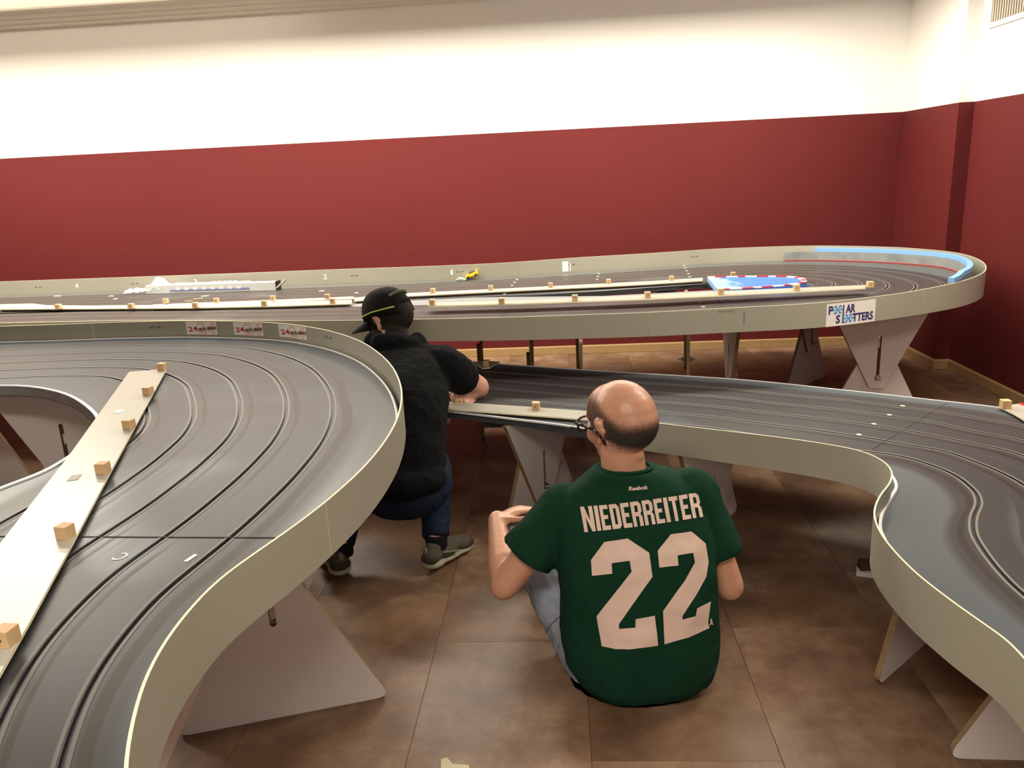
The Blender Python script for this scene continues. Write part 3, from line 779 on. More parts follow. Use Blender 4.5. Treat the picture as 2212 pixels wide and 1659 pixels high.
# ------------------------------------------------------------------ lettering helpers
def text_mesh(body, size=1.0, offset=0.0, font=None, space=1.0, extr=0.0):
    cu = bpy.data.curves.new('t', 'FONT'); cu.body = body; cu.size = size; cu.offset = offset; cu.space_character = space
    cu.align_x = 'LEFT'; cu.resolution_u = 3; cu.extrude = extr
    o = bpy.data.objects.new('t', cu); C.objects.link(o)
    bpy.context.view_layer.update()
    dg = bpy.context.evaluated_depsgraph_get()
    me = bpy.data.meshes.new_from_object(o.evaluated_get(dg))
    V = np.array([v.co[:] for v in me.vertices]); F = [tuple(p.vertices) for p in me.polygons]
    bpy.data.objects.remove(o); bpy.data.meshes.remove(me)
    return V, F
def on_rim(root, c, s0, s1, zlo, zhi, side, items, name='sticker', th=0.0):
    """prints laid on rim curve c between arc positions s0..s1; items: (V2d in 0..1 box, F, material, lift)"""
    d = np.r_[0, np.cumsum(np.linalg.norm(np.diff(c, axis=0), axis=1))]
    nn = normals(c)*side
    def P(u, v, lift):
        s = s0+(s1-s0)*u
        p = np.array([np.interp(s, d, c[:, 0]), np.interp(s, d, c[:, 1])]); n = np.array([np.interp(s, d, nn[:, 0]), np.interp(s, d, nn[:, 1])])
        return (*(p+n*(lift+th)), zlo+(zhi-zlo)*v)
    out = []
    for (V, F, m, lift, nm) in items:
        out.append(pmesh(nm, [P(v[0], v[1], lift) for v in V], F, m, root))
    return out
def grid_rect(u0, v0, u1, v1, n=8):
    V = []; F = []
    for i in range(n+1):
        for v in (v0, v1): V.append((u0+(u1-u0)*i/n, v))
    for i in range(n): F.append((2*i, 2*i+1, 2*i+3, 2*i+2))
    return V, F
def fit(V, u0, v0, u1, v1, rot=0.0, aspect=1.0):
    V = np.array(V)[:, :2]; lo, hi = V.min(0), V.max(0); T = (V-lo)/(hi-lo)
    W = np.stack([(u0+(u1-u0)*T[:, 0]), (v0+(v1-v0)*T[:, 1])], 1)
    if rot:
        c = np.array([(u0+u1)/2, (v0+v1)/2]); q = (W-c)*[aspect, 1]; r = math.radians(rot)
        q = q@np.array([[math.cos(r), math.sin(r)], [-math.sin(r), math.cos(r)]]); W = c+q/[aspect, 1]
    return W
M_sw = mat('sticker_white', (.82, .80, .76), .35)
M_sred = mat('sticker_red', (.45, .02, .03), .4); M_spk = mat('sticker_faint_peach', (.80, .56, .43), .4)
M_sblk = mat('sticker_black', (.012, .012, .014), .4); M_navy = mat('sticker_navy', (.035, .03, .13), .4)
M_cyan = mat('sticker_snow_blue', (.07, .36, .75), .4)
dA = np.r_[0, np.cumsum(np.linalg.norm(np.diff(oA, axis=0), axis=1))]
def sA(px, py): return dA[int(np.argmin(np.linalg.norm(oA-at(px, py, ZA+.08), axis=1)))]
for k, (xa, xb) in enumerate([(391, 456), (498, 561), (600, 655)]):
    ya, yb = 693.5+{0: 0, 1: .5, 2: 4}[k], 694+{0: 0, 1: 2, 2: 10}[k]
    a, b = sA(xa, ya), sA(xb, yb)
    if abs(a-b) < .02: b = a-.2
    root = empty('sticker'); tag(root, ['left', 'middle', 'right'][k]+'most of the three white stickers with a red 24 on the near bend rim'.replace('most', '' if k == 1 else 'most', 1), 'sticker', 'three white race stickers')
    it = []
    it.append((*grid_rect(0, 0, 1, 1), M_sw, .0008, 'paper'))
    V, F = text_mesh('24', offset=.03); it.append((fit(V, .34, -.02 if k else -.02, .96, 1.0), F, M_spk, .0010, 'faint_number'))
    V, F = text_mesh('24', offset=.02); it.append((fit(V, .06, .22, .36, .62, 6, 2.2), F, M_sred, .0014, 'red_number'))
    V, F = text_mesh('ORE DEL VERBANO', offset=.045); it.append((fit(V, .37, .33, .985, .58, 7, 2.2), F, M_sblk, .0015, 'black_lettering'))
    V, F = text_mesh('www.24oredelverbano.com'); it.append((fit(V, .38, .18, .84, .24, -3, 2.2), F, M_sblk, .0015, 'web_line'))
    on_rim(root, oA, a, b, ZA+.012+.002*k, ZA+.074, sideA, it)
# polar sticker
dP = np.r_[0, np.cumsum(np.linalg.norm(np.diff(oP, axis=0), axis=1))]
def sP(px, py, z=None): return dP[int(np.argmin(np.linalg.norm(oP-at(px, py, z or (.82 if py > 620 else .87)), axis=1)))]
root = empty('sticker'); tag(root, 'white sticker with two blue snowflakes on the far hairpin rim', 'sticker')
it = [(*grid_rect(0, 0, 1, 1), M_sw, .0006, 'paper')]
def L_(s, u0, v0, u1, v1, m=None, nm='lettering'):
    V, F = text_mesh(s, offset=.035); it.append((fit(V, u0, v0, u1, v1), F, m or M_navy, .0012, nm))
L_('P', .04, .52, .125, .90); L_('AR', .375, .52, .57, .90); L_('S', .19, .10, .27, .48); L_('TTERS', .52, .10, .955, .48)
it.append((*grid_rect(.315, .10, .34, .90, 1), M_navy, .0012, 'tall_letter')); it.append((*grid_rect(.315, .10, .355, .16, 1), M_navy, .00125, 'tall_letter_foot'))
def flake(cx_, cy_, r):
    V = []; F = []
    def bar(a, b, w):
        a, b = np.array(a), np.array(b); t = (b-a)/np.linalg.norm(b-a); n = np.array([-t[1], t[0]])*w/2
        i = len(V); V.extend([a-n, b-n, b+n, a+n]); F.append((i, i+1, i+2, i+3))
    for k in range(6):
        th = k*PI/3; d = np.array([math.cos(th), math.sin(th)]); e = d*r
        bar((0, 0), e, r*.17)
        for s in (-1, 1):
            for f in (.5, .78):
                g = np.array([math.cos(th+s*.9), math.sin(th+s*.9)])
                bar(d*r*f, d*r*f+g*r*.32, r*.14)
    W = [(cx_+v[0]/1.8, cy_+v[1]) for v in V]
    it.append((W, F, M_cyan, .0012, 'snowflake'))
flake(.217, .71, .21); flake(.437, .29, .21)
on_rim(root, oP, sP(1790, 651.5), sP(1884, 640), .699, .809, -1, it, th=.0046)
# small printed digits on the far rim and pen marks
M_dig = mat('white_digit', (.9, .9, .88), .4); M_pen = mat('pencil_mark', (.17, .17, .15), .7)
for s, px, py in (('4', 156, 608), ('3', 421, 598), ('2', 694, 590), ('1', 977, 579)):
    a = sP(px-4, py-5); root = empty('rim_digit'); tag(root, 'small white number %s stuck on the far rim of the back track' % s, 'digit')
    V, F = text_mesh(s, offset=.02)
    root['label'] = 'small white number %s stuck on the far rim of the back track' % {'1': 'one', '2': 'two', '3': 'three', '4': 'four'}[s]
    dirn = 1 if sP(px+30, py-7) > a else -1
    on_rim(root, oP, a, a+dirn*(.028 if s != '1' else .016), ZP+.038, ZP+.075, -1 if True else 1, [(fit(V, 0, 0, 1, 1), F, M_dig, -.0010 if False else -.0008-.0, 'digit')])
root = empty('rim_tape'); tag(root, 'wide white tape patch on the far rim, above the start dots', 'tape')
a = sP(1219, 557); on_rim(root, oP, a, a-.045, ZP+.012, ZP+.085, 1, [(*grid_rect(0, 0, 1, 1, 2), M_dig, .0006, 'patch'), (*grid_rect(1.25, 0, 1.4, .8, 1), M_dig, .0006, 'narrow_patch')])
for k, (px, py) in enumerate([(70, 608), (290, 598), (760, 582), (995, 573), (1236, 557), (1502, 541)]):
    root = empty('pen_mark'); tag(root, 'faint paired pen mark on the far rim, %s from the left' % ords[k], 'mark', 'pen marks on the far rim')
    a = sP(px-8, py)
    on_rim(root, oP, a, a-.055, ZP+.055, ZP+.063, 1, [(*grid_rect(0, 0, .38, 1, 1), M_pen, .0005, 'stroke'), (*grid_rect(.6, 0, 1, 1, 1), M_pen, .0005, 'stroke')])
root = empty('pen_mark'); tag(root, 'smudged handwriting on the front rim left of the snowflake sticker', 'mark')
a, b = sP(1550, 666), sP(1587, 664); V, F = text_mesh('norway')
on_rim(root, oP, a, b, .795, .809, -1, [(fit(V, 0, 0, 1, 1), F, M_pen, .0005, 'stroke')], th=.0046)
root = empty('pen_mark'); tag(root, 'short vertical black line on the front rim right of the handwriting', 'mark')
a = sP(1605, 663); on_rim(root, oP, a, a+.005, .735, .80, -1, [(*grid_rect(0, 0, 1, 1, 1), M_pen, .0005, 'stroke')], th=.0046)
for k, (px, py) in enumerate([(324, 694), (708, 712)]):
    root = empty('pen_mark'); tag(root, ['faint dark pen mark on the near bend rim left of the stickers', 'faint dark pen mark on the near bend rim right of the stickers'][k], 'mark')
    a = sA(px-9, py); on_rim(root, oA, a, a-.06, ZA+.043, ZA+.053, sideA, [(*grid_rect(0, 0, .4, 1, 1), M_pen, .0005, 'stroke'), (*grid_rect(.62, 0, 1, 1, 1), M_pen, .0005, 'stroke')])

# ------------------------------------------------------------------ marks on the decks
def deck_mark(name, label, px0, px1, z, wd, mt, cat='mark', group=None):
    a, b = np.array(at(*px0, z)), np.array(at(*px1, z)); t = (b-a)/np.linalg.norm(b-a); n = np.array([-t[1], t[0]])*wd/2
    c = (a+b)/2
    V = [v3(p-c, dz) for dz in (.0003, .0011) for p in (a-n, b-n, b+n, a+n)]
    o = pmesh(name, V, [(0, 3, 2, 1), (4, 5, 6, 7), (0, 1, 5, 4), (1, 2, 6, 5), (2, 3, 7, 6), (3, 0, 4, 7)], mt)
    o.location = (c[0], c[1], z); return tag(o, label, cat, group)
deck_mark('start_line_dash', 'white dash at the wall end of the left dotted line on the back track', (1124, 597), (1128, 593), ZP, .015, M_dig, group='dashes of the dotted lines')
deck_mark('start_line_dash', 'white dash at the wall end of the middle dotted line on the back track', (1294, 585), (1296, 581), ZP, .015, M_dig, group='dashes of the dotted lines')
deck_mark('start_line_dash', 'white dash at the board end of the left dotted line', (1089, 636), (1094, 631), ZP, .015, M_dig, group='dashes of the dotted lines')
deck_mark('start_line_dash', 'white dash at the board end of the middle dotted line', (1286, 623), (1287, 619), ZP, .015, M_dig, group='dashes of the dotted lines')
deck_mark('start_line_dash', 'white dash at the wall end of the right dotted line on the back track', (1474, 568), (1477, 571), ZP, .015, M_dig, group='dashes of the dotted lines')
def dots(pts, z, lab, grp, mt=None):
    for k, (x, y) in enumerate(pts):
        q = at(x, y, z); bm = bmesh.new(); add_cyl(bm, (0, 0, .0003), (0, 0, .0012), .0095, 12)
        o = bobj('deck_dot', bm, mt or M_dig); o.location = (q[0], q[1], z); tag(o, lab % ords[k], 'dot', grp)
dots([(1117, 604), (1111.5, 610), (1106, 616.5)], ZP, 'white dot of the left dotted line on the back track, %s from the wall', 'dots of the left dotted line')
dots([(1293, 591.5), (1291.5, 597.5), (1290, 604)], ZP, 'white dot of the middle dotted line on the back track, %s from the wall', 'dots of the middle dotted line')
dots([(1478, 574), (1480.5, 579), (1483.5, 585), (1487, 591.5), (1490, 598)], ZP, 'white dot of the right dotted line on the back track, %s from the wall', 'dots of the right dotted line')
dots([(1508.5, 643), (1513, 653), (1519, 663)], ZP, 'white dot on the front straight of the back track, %s from the board', 'dots by the front joint')
dots([(1950, 877), (1921, 896.5), (1888, 916), (1855.5, 939)], ZM, 'pale lane dot on the lower track, %s from its far edge', 'lane dots of the lower track', mat('pale_dot', (.5, .49, .45), .5))
M_joint = mat('joint_gap_dark', (.02, .02, .02), .8)
deck_mark('deck_joint', 'thin dark joint across the near left bend', (-30, 1159), (596, 1162), ZA, .0035, M_joint, 'joint')
deck_mark('deck_joint', 'thin dark joint on the front straight of the back track', (1546, 641), (1566, 668), ZP, .005, M_joint, 'joint')
deck_mark('deck_joint', 'faint joint across the right part of the lower track', (2046, 870), (1884, 971), ZM, .0018, mat('joint_grey', (.035, .03, .03), .8), 'joint')
for s, px, py, lab in (('1', 412, 1206, 'chalky white digit 1 on the near left bend'), ('C', 261, 1203, 'chalky white curl beside the board on the near left bend')):
    V, F = text_mesh(s, offset=.0); V = fit(V, -.5, -.5, .5, .5)
    q = at(px, py, ZA); a = math.radians(155 if s == 'C' else 165)
    kx = .009 if s == '1' else .022
    W = [((v[0]*kx*math.cos(a)-v[1]*.030*math.sin(a)), (v[0]*kx*math.sin(a)+v[1]*.030*math.cos(a)), 0) for v in V]
    o = pmesh('lane_digit', W, F, M_dig); o.location = (q[0], q[1], ZA+.0008); tag(o, lab, 'digit')
# paper labels on the wide board
for (px, py, lab, mt) in ((161, 1032, 'grey paper label on the wide near board', mat('label_grey', (.42, .42, .38), .6)), (257, 889, 'white paper label on the wide near board', M_dig)):
    dx = 11
    c = at(px, py, zb); a = at(px-dx, py+dx*.8, zb); t = (at(px+14, py-16, zb)-c); t /= np.linalg.norm(t); n = np.array([-t[1], t[0]])
    W = [v3(t*u+n*v, z) for z in (.0004, .0012) for u, v in ((-.019, -.012), (.019, -.012), (.019, .012), (-.019, .012))]
    o = pmesh('paper_label', W, [(0, 3, 2, 1), (4, 5, 6, 7), (0, 1, 5, 4), (1, 2, 6, 5), (2, 3, 7, 6), (3, 0, 4, 7)], mt); o.location = (c[0], c[1], zb)
    tag(o, lab, 'label')

# ------------------------------------------------------------------ things on the back track
pa, pb = at(316, 636, ZP), at(597, 628, ZP)
t = (pb-pa); Lc = np.linalg.norm(t); ang = math.atan2(t[1], t[0])
ch = empty('cable_channel', (pa[0], pa[1], ZP), ang); tag(ch, 'long white cable channel lying on the left of the back track', 'cable channel')
bm = bmesh.new(); add_box(bm, (0, 0, .0012), (Lc, .06, .062), None, .003); bobj('channel_body', bm, mat('channel_white', (.66, .70, .68), .35), ch)
bm = bmesh.new(); add_box(bm, (Lc, -.002, .0012), (Lc+.012, .062, .066)); bobj('end_cap', bm, M_black, ch)
bm = bmesh.new(); add_box(bm, (.19*Lc, -.004, .018), (.80*Lc, 0, .058)); 
for v in bm.verts:
    if v.co.z > .05: v.co.y += .015
bobj('blue_printed_sleeve', bm, mat('sleeve_blue', (.10, .11, .28), .4, var=.6, vscale=14), ch)
V, F = text_mesh('- - - - - - - -', offset=.03)
V = fit(V, .24*Lc, .024, .74*Lc, .044)
pmesh('sleeve_lettering', [(v[0], -.0052+max(0, 0), v[1]) for v in V], F, M_white, ch)
st_ = box_obj('lid_strip', (.21*Lc, .002, .0625), (.79*Lc, .056, .068), M_white, ch)
bs = empty('connector_strip', (pa[0]+math.cos(ang)*Lc*.45-math.sin(ang)*.11, pa[1]+math.sin(ang)*Lc*.45+math.cos(ang)*.11, ZP), ang); tag(bs, 'black connector strip with white tops behind the cable channel', 'connector strip')
bm = bmesh.new(); add_box(bm, (-.02, 0, .0012), (.21, .03, .050)); bobj('strip_body', bm, M_black, bs)
for k in range(5):
    bm = bmesh.new(); add_box(bm, (.01+k*.04, .002, .0502), (.033+k*.04, .024, .064), None, .003); bobj('white_top', bm, M_white, bs)
q0 = atY(598, 622, 5.25); q1 = atY(617, 604, 5.28)
bm = bmesh.new(); add_cyl(bm, (0, 0, 0), tuple(q1-q0), .006, 10)
o = bobj('metal_rod', bm, mat('dull_rod', (.30, .27, .23), .5, metal=.5)); o.location = q0; tag(o, 'thin grey rod leaning up from the end of the cable channel', 'rod')
# crumpled clear bag: a crinkled thin sheet draped over the channel end
bm = bmesh.new(); bmesh.ops.create_grid(bm, x_segments=22, y_segments=12, size=.5)
rnd = random.Random(7)
for v in bm.verts:
    x, y = v.co.x, v.co.y
    h = .055*math.exp(-((x-.12)/.25)**2)*(1-abs(y)*1.2)+.02
    v.co = Vector((x*.40, y*.16, max(.004, h+rnd.uniform(-.016, .022)+.045*math.exp(-((x-.1)**2+(y)**2)/.02))))
M_bag = bpy.data.materials.new('clear_crinkled_film'); M_bag.use_nodes = True
_b = M_bag.node_tree.nodes['Principled BSDF']; _b.inputs['Base Color'].default_value = (.9, .88, .88, 1); _b.inputs['Roughness'].default_value = .12
_b.inputs['Alpha'].default_value = .32; _b.inputs['Specular IOR Level'].default_value = 1.0
o = bobj('plastic_bag', bm, M_bag); q = at(332, 634, ZP); o.location = (q[0], q[1]+.03, ZP+.002); o.rotation_euler = (0, 0, .05)
sf_ = o.modifiers.new('s', 'SUBSURF'); sf_.levels = 1; sf_.render_levels = 1
tag(o, 'crumpled clear plastic bag at the left end of the cable channel', 'plastic bag')
for k, (px, py, l_, a_) in enumerate([(250, 647, .03, 20), (240, 641, .035, 5), (124, 641, .05, -4), (408, 652, .05, 12), (428, 647, .06, 30), (443, 641, .05, 20), (695, 630, .035, 28), (770, 634, .025, -20)]):
    q = at(px, py, ZP); bm = bmesh.new(); add_box(bm, (-l_/2, -.005, .0012), (l_/2, .005, .007), None, .001)
    o = bobj('wood_chip', bm, M_wood if k in (3, 4) else M_white); o.location = (q[0], q[1], ZP); o.rotation_euler = (0, 0, math.radians(a_))
    tag(o, 'pale scrap lying on the back track, %s from the left of eight' % ords[k], 'scrap', 'pale scraps on the back track')
# yellow slot car, tail up
car = empty('toy_car', (0, 0, 0)); tag(car, 'yellow toy car with its tail up against the far rim', 'toy car')
M_yel = mat('car_yellow', (.85, .50, .02), .3); M_glass = mat('smoky_window', (.10, .08, .08), .15)
def loft(name, secs, mt, parent, sm=True):
    V = []; F = []; n = len(secs[0])
    for s in secs: V += s
    for i in range(len(secs)-1):
        for j in range(n): F.append((i*n+j, i*n+(j+1) % n, (i+1)*n+(j+1) % n, (i+1)*n+j))
    F.append(tuple(range(n-1, -1, -1))); F.append(tuple((len(secs)-1)*n+j for j in range(n)))
    return pmesh(name, V, F, mt, parent, sm=sm)
def sec(x, w, z0, z1): return [(x, -w, z0), (x, w, z0), (x, w*1.02, (z0+z1)/2), (x, w*.85, z1), (x, -w*.85, z1), (x, -w*1.02, (z0+z1)/2)]
loft('body_shell', [sec(-.085, .028, .012, .024), sec(-.06, .040, .008, .034), sec(0, .042, .006, .038), sec(.055, .042, .008, .042), sec(.085, .038, .016, .044)], M_yel, car, False)
loft('window_canopy', [sec(-.035, .030, .034, .036), sec(-.012, .028, .036, .056), sec(.03, .027, .038, .058), sec(.062, .028, .040, .042)], M_glass, car, False)
loft('rear_wing', [sec(.078, .040, .052, .056), sec(.096, .040, .054, .058)], M_yel, car, False)
for x in (-.052, .052):
    for y in (-.038, .038):
        bm = bmesh.new(); add_cyl(bm, (x, y-.006, .012), (x, y+.006, .012), .0125, 14); bobj('wheel', bm, M_black, car)
q = at(1022, 603, ZP); car.location = (q[0], q[1]-.035, ZP+.021); car.rotation_euler = (0, math.radians(-16), math.radians(3)); car.scale = (.56, .62, .70)
ch2 = empty('car_chassis', (at(1000, 605, ZP)[0]-.01, at(1000, 605, ZP)[1]-.03, ZP)); ch2.scale = (.72, .8, .8); tag(ch2, 'clear grey car part lying left of the yellow toy car', 'car part')
loft('clear_shell', [sec(-.05, .030, .002, .012), sec(-.03, .034, .002, .028), (sec(.02, .034, .002, .026)), sec(.05, .03, .002, .012)], mat('greenish_clear', (.30, .34, .31), .2), ch2, False)
bm = bmesh.new(); add_box(bm, (-.05, -.025, .0008), (.07, .025, .0018)); bobj('floor_pan', bm, M_black, ch2)

# cable junction boxes under the decks
for k, (px, py, z, lab) in enumerate([(1070, 908, ZM-.037, 'black block hung under the front edge of the lower track'), (1198, 712, ZP-.0305, 'black block hung under the left of the back track'), (1440, 624, ZP-.0305, 'black block hung below the far straight beside the blue apron')]):
    q = at(px, py, z)
    o = box_obj('cable_block', (-.055, -.03, -.032), (.055, .03, 0), M_black); o.location = (q[0], q[1]+.03, z); tag(o, lab, 'cable block')

# wall vent upper right
vt = empty('wall_vent', (XR2, 5.08, 2.36)); tag(vt, 'slatted white vent high on the right wall', 'vent')
y0, y1, z0, z1 = -.9, .36, -.125, .62
for a, b in (((-.012, y0, z0-.03), (-.0005, y1+.03, z0)), ((-.012, y0, z1), (-.0005, y1+.03, z1+.03)), ((-.012, y1, z0), (-.0005, y1+.03, z1))):
    box_obj('vent_frame', a, b, mat('vent_white', (.75, .73, .68), .5), vt)
box_obj('vent_back', (-.003, y0, z0), (-.0005, y1, z1), mat('vent_dark', (.12, .105, .085), .8), vt)
ME_s = None
for k in range(44):
    yy = y1-.012-k*.0275
    if ME_s is None:
        s_ = box_obj('vent_slat', (-.010, -.008, z0), (-.003, .008, z1), mat('vent_slat_cream', (.52, .47, .38), .5), vt); ME_s = s_.data
    else:
        s_ = bpy.data.objects.new('vent_slat', ME_s); C.objects.link(s_); s_.parent = vt
    s_.location = (0, yy, 0)

# tape scrap on the floor, loose board end under the lower track
bm = bmesh.new(); q = at(985, 1646, 0)
vs = [bm.verts.new(v3(at(x, y, 0)-q, .0008)) for x, y in [(952, 1659+20), (953, 1640), (966, 1637), (978, 1651), (1012, 1653), (1022, 1659+20)]]
bm.faces.new(vs); r = bmesh.ops.extrude_face_region(bm, geom=list(bm.faces)); 
for g in r['geom']:
    if isinstance(g, bmesh.types.BMVert): g.co.z += .0008
o = bobj('tape_scrap', bm, mat('cream_tape', (.62, .58, .38), .6)); o.location = (q[0], q[1], 0); tag(o, 'torn cream tape scrap on the floor at the bottom edge', 'tape scrap')
q = at(1895, 1245, 0)
o = box_obj('loose_board', (-.06, -.05, 0.001), (.22, .05, .019), M_plate); o.location = (q[0], q[1]+.03, 0); o.rotation_euler = (0, 0, -.35); tag(o, 'short white board end on the floor below the S-bend rim', 'board')
q = at(1872, 1222, .03)
o = box_obj('dark_offcut', (-.028, -.02, 0), (.028, .02, .03), mat('dark_offcut_wood', (.07, .04, .025), .7)); o.location = (q[0], q[1], .0195); tag(o, 'small dark wooden offcut on the short board below the S-bend', 'offcut')

# ------------------------------------------------------------------ people
def P3(px, py, Y): return Vector([float(a) for a in atY(px, py, Y)])
def add_ell(bm, c, r, R=None, seg=20, rings=12):
    rr = bmesh.ops.create_uvsphere(bm, u_segments=seg, v_segments=rings, radius=1.0)
    for v in rr['verts']:
        q = Vector((v.co.x*r[0], v.co.y*r[1], v.co.z*r[2]))
        v.co = (R @ q if R is not None else q)+Vector(c)
def add_limb(bm, p0, p1, r0, r1, flat0=False, flat1=False, seg=18, sq=None):
    p0, p1 = Vector(p0), Vector(p1); d = (p1-p0); L = d.length; q = Vector((0, 0, 1)).rotation_difference(d.normalized()).to_matrix().to_4x4()
    rr = bmesh.ops.create_cone(bm, cap_ends=True, segments=seg, radius1=r0, radius2=r1, depth=L)
    T = Matrix.Translation((p0+p1)/2) @ q
    for v in rr['verts']: v.co = T @ v.co
    if not flat0: add_ell(bm, p0, (r0,)*3, seg=seg)
    if not flat1: add_ell(bm, p1, (r1,)*3, seg=seg)
def chain(bm, pts, rad, flat0=False, flat1=False):
    for i in range(len(pts)-1):
        add_limb(bm, pts[i], pts[i+1], rad[i], rad[i+1], flat0 and i == 0, flat1 and i == len(pts)-2)
def fuse(name, bm, mt, parent, vox=.008, sm=6, disp=None, keep=None):
    """voxel-fuse overlapping closed shapes into one continuous smooth surface and bake it"""
    me = bpy.data.meshes.new(name); bm.to_mesh(me); bm.free()
    o = bpy.data.objects.new(name, me); C.objects.link(o)
    m = o.modifiers.new('r', 'REMESH'); m.mode = 'VOXEL'; m.voxel_size = vox; m.use_smooth_shade = True
    s = o.modifiers.new('s', 'SMOOTH'); s.iterations = sm; s.factor = .5
    if disp:
        for (ty, size, stg) in disp:
            tx = bpy.data.textures.new('fold', 'CLOUDS'); tx.noise_scale = size; tx.noise_depth = 2
            d = o.modifiers.new('d', 'DISPLACE'); d.texture = tx; d.strength = stg; d.mid_level = .5; d.texture_coords = 'GLOBAL'
    bpy.context.view_layer.update()
    dg = bpy.context.evaluated_depsgraph_get()
    nm = bpy.data.meshes.new_from_object(o.evaluated_get(dg))
    bpy.data.objects.remove(o); bpy.data.meshes.remove(me)
    nm.name = name; nm.materials.clear()
    r = new_obj(name, nm, mt, parent)
    nm.polygons.foreach_set('use_smooth', [True]*len(nm.polygons))
    return r
def bvh_of(o):
    me = o.data
    return BVHTree.FromPolygons([v.co[:] for v in me.vertices], [tuple(p.vertices) for p in me.polygons])

def skin_mat(name, col, red=(.55, .20, .13)):
    m = mat(name, col, .36, .5, var=.10, vscale=14, bump=.12, bscale=160)
    b = m.node_tree.nodes['Principled BSDF']
    b.inputs['Subsurface Weight'].default_value = .12
    b.inputs['Subsurface Radius'].default_value = (.012, .005, .003)
    return m
M_skin = skin_mat('skin_warm', (.58, .305, .20))
M_skin2 = skin_mat('skin_fair', (.62, .34, .25))
def cloth(name, col, rough=.9, var=.12, bs=420, bump=.25):
    m = mat(name, col, rough, .15, var=var, vscale=10, bump=bump, bscale=bs)
    b = m.node_tree.nodes['Principled BSDF']; b.inputs['Sheen Weight'].default_value = .0; return m
M_green = cloth('dark_green_jersey', (.005, .038, .020))
M_jean1 = cloth('pale_blue_denim', (.30, .34, .42), var=.22)
M_jean2 = cloth('dark_blue_denim', (.011, .018, .040), var=.35)
M_hood = cloth('black_fleece', (.0042, .0050, .0060), 1.0, bs=120, bump=.6)
M_print = mat('cream_print', (.74, .56, .48), .55, .3, var=.03, vscale=12)
M_stub = mat('dark_stubble', (.050, .042, .036), .85, .2, var=.2, vscale=90, bump=.2, bscale=500)
M_capb = cloth('cap_black', (.006, .006, .006)); M_lime = mat('lime_piping', (.36, .52, .09), .6)
M_sole = mat('sole_pale_olive', (.36, .34, .24), .6, var=.1); M_shoe = cloth('shoe_olive_suede', (.105, .095, .070), var=.25)
M_guard = cloth('shoe_guard_brown', (.060, .050, .036), var=.2); M_stripe = mat('pale_stripe', (.20, .19, .145), .6)
M_hair = cloth('dark_brown_hair', (.018, .013, .010), .7, var=.4, bs=200, bump=.8)
M_eye = mat('eye_white', (.8, .78, .75), .2)

def frame_of(face, up):
    f = Vector(face).normalized(); u = Vector(up); u = (u-f*u.dot(f)).normalized(); l = u.cross(f)
    return f, l, u      # forward, left, up
def head_parts(bm, c, f, l, u, s=1.0):
    """skull, jaw, face and ears in head axes; c is the centre of the skull"""
    R = Matrix((( f.x, l.x, u.x), (f.y, l.y, u.y), (f.z, l.z, u.z)))
    def E(a, b, d, r): add_ell(bm, c+(f*a+l*b+u*d)*s, [k*s for k in r], R)
    E(-.012, 0, .018, (.098, .080, .092)); E(-.030, 0, .000, (.084, .076, .080)); E(.02, 0, .028, (.078, .070, .072))
    E(.036, 0, -.048, (.052, .054, .058)); E(.052, 0, -.088, (.030, .036, .024)); E(.010, .0, -.060, (.052, .058, .045))
    E(.092, 0, -.020, (.013, .011, .026)); E(.101, 0, -.036, (.011, .015, .010)); E(.080, 0, .012, (.016, .050, .012))
    E(.082, 0, -.064, (.012, .024, .008)); E(.080, 0, -.073, (.011, .021, .008))
    for sd in (1, -1):
        E(.058, sd*.040, -.035, (.026, .022, .026))
        for k in range(9):      # ear rim as a bent chain, with lobe and inner shell
            a = -1.9+k*.50
            add_ell(bm, c+(f*(-.010-.016*math.cos(a)*-.9)+l*sd*(.083+.004*math.sin(a+1))+u*(-.012+.030*math.sin(a+.9)))*s, (.0058*s,)*3, None, 10, 8)
        E(-.006, sd*.079, -.012, (.014, .005, .022)); E(.000, sd*.081, -.040, (.008, .005, .010))
    return R
def hand(bm, wrist, d, n, side, curl=.5, s=1.0, thumb_in=True):
    """wrist point, d = direction of the palm, n = back-of-hand normal; side=+1 puts the thumb on n x d side"""
    d = Vector(d).normalized(); n = Vector(n); n = (n-d*n.dot(d)).normalized(); t = n.cross(d)*side
    R = Matrix(((d.x, t.x, n.x), (d.y, t.y, n.y), (d.z, t.z, n.z)))
    add_ell(bm, wrist+d*.050*s, (.052*s, .041*s, .0155*s), R)
    add_ell(bm, wrist+d*.030*s+t*.020*s-n*.006*s, (.030*s, .017*s, .014*s), R)
    for k, (off, ln) in enumerate([(.030, .072), (.010, .080), (-.010, .075), (-.029, .060)]):
        p = wrist+(d*(.086-.004*abs(k-1))+t*off)*s; a = curl*(.55+.05*k); dd = d.copy()
        r = (.0088-.0005*k)*s
        for j, fr in enumerate((.45, .32, .25)):
            dd = (dd*math.cos(a)-n*math.sin(a)).normalized() if j == 0 else (dd*math.cos(a)+(-n).cross(t).cross(t)*0-n*math.sin(a)).normalized()
            q = p+dd*ln*fr*s
            add_limb(bm, p, q, r, r*.93, seg=10); p = q; r *= .93
            nn_ = dd.cross(t)*1.0
            n2 = t.cross(dd); n2 = n2 if n2.dot(n) > 0 else -n2
            a = curl*.8; dd = (dd*math.cos(a)-n2*math.sin(a)).normalized()
            a = 0.0
    p = wrist+(d*.022+t*.030)*s
    for ln, r, w in ((.036, .0125, .75), (.030, .0105, .55), (.024, .0095, .35)):
        dd = (d*(1-w*.3)+t*w-n*.25*curl).normalized(); q = p+dd*ln*s; add_limb(bm, p, q, r*s, r*.9*s, seg=10); p = q

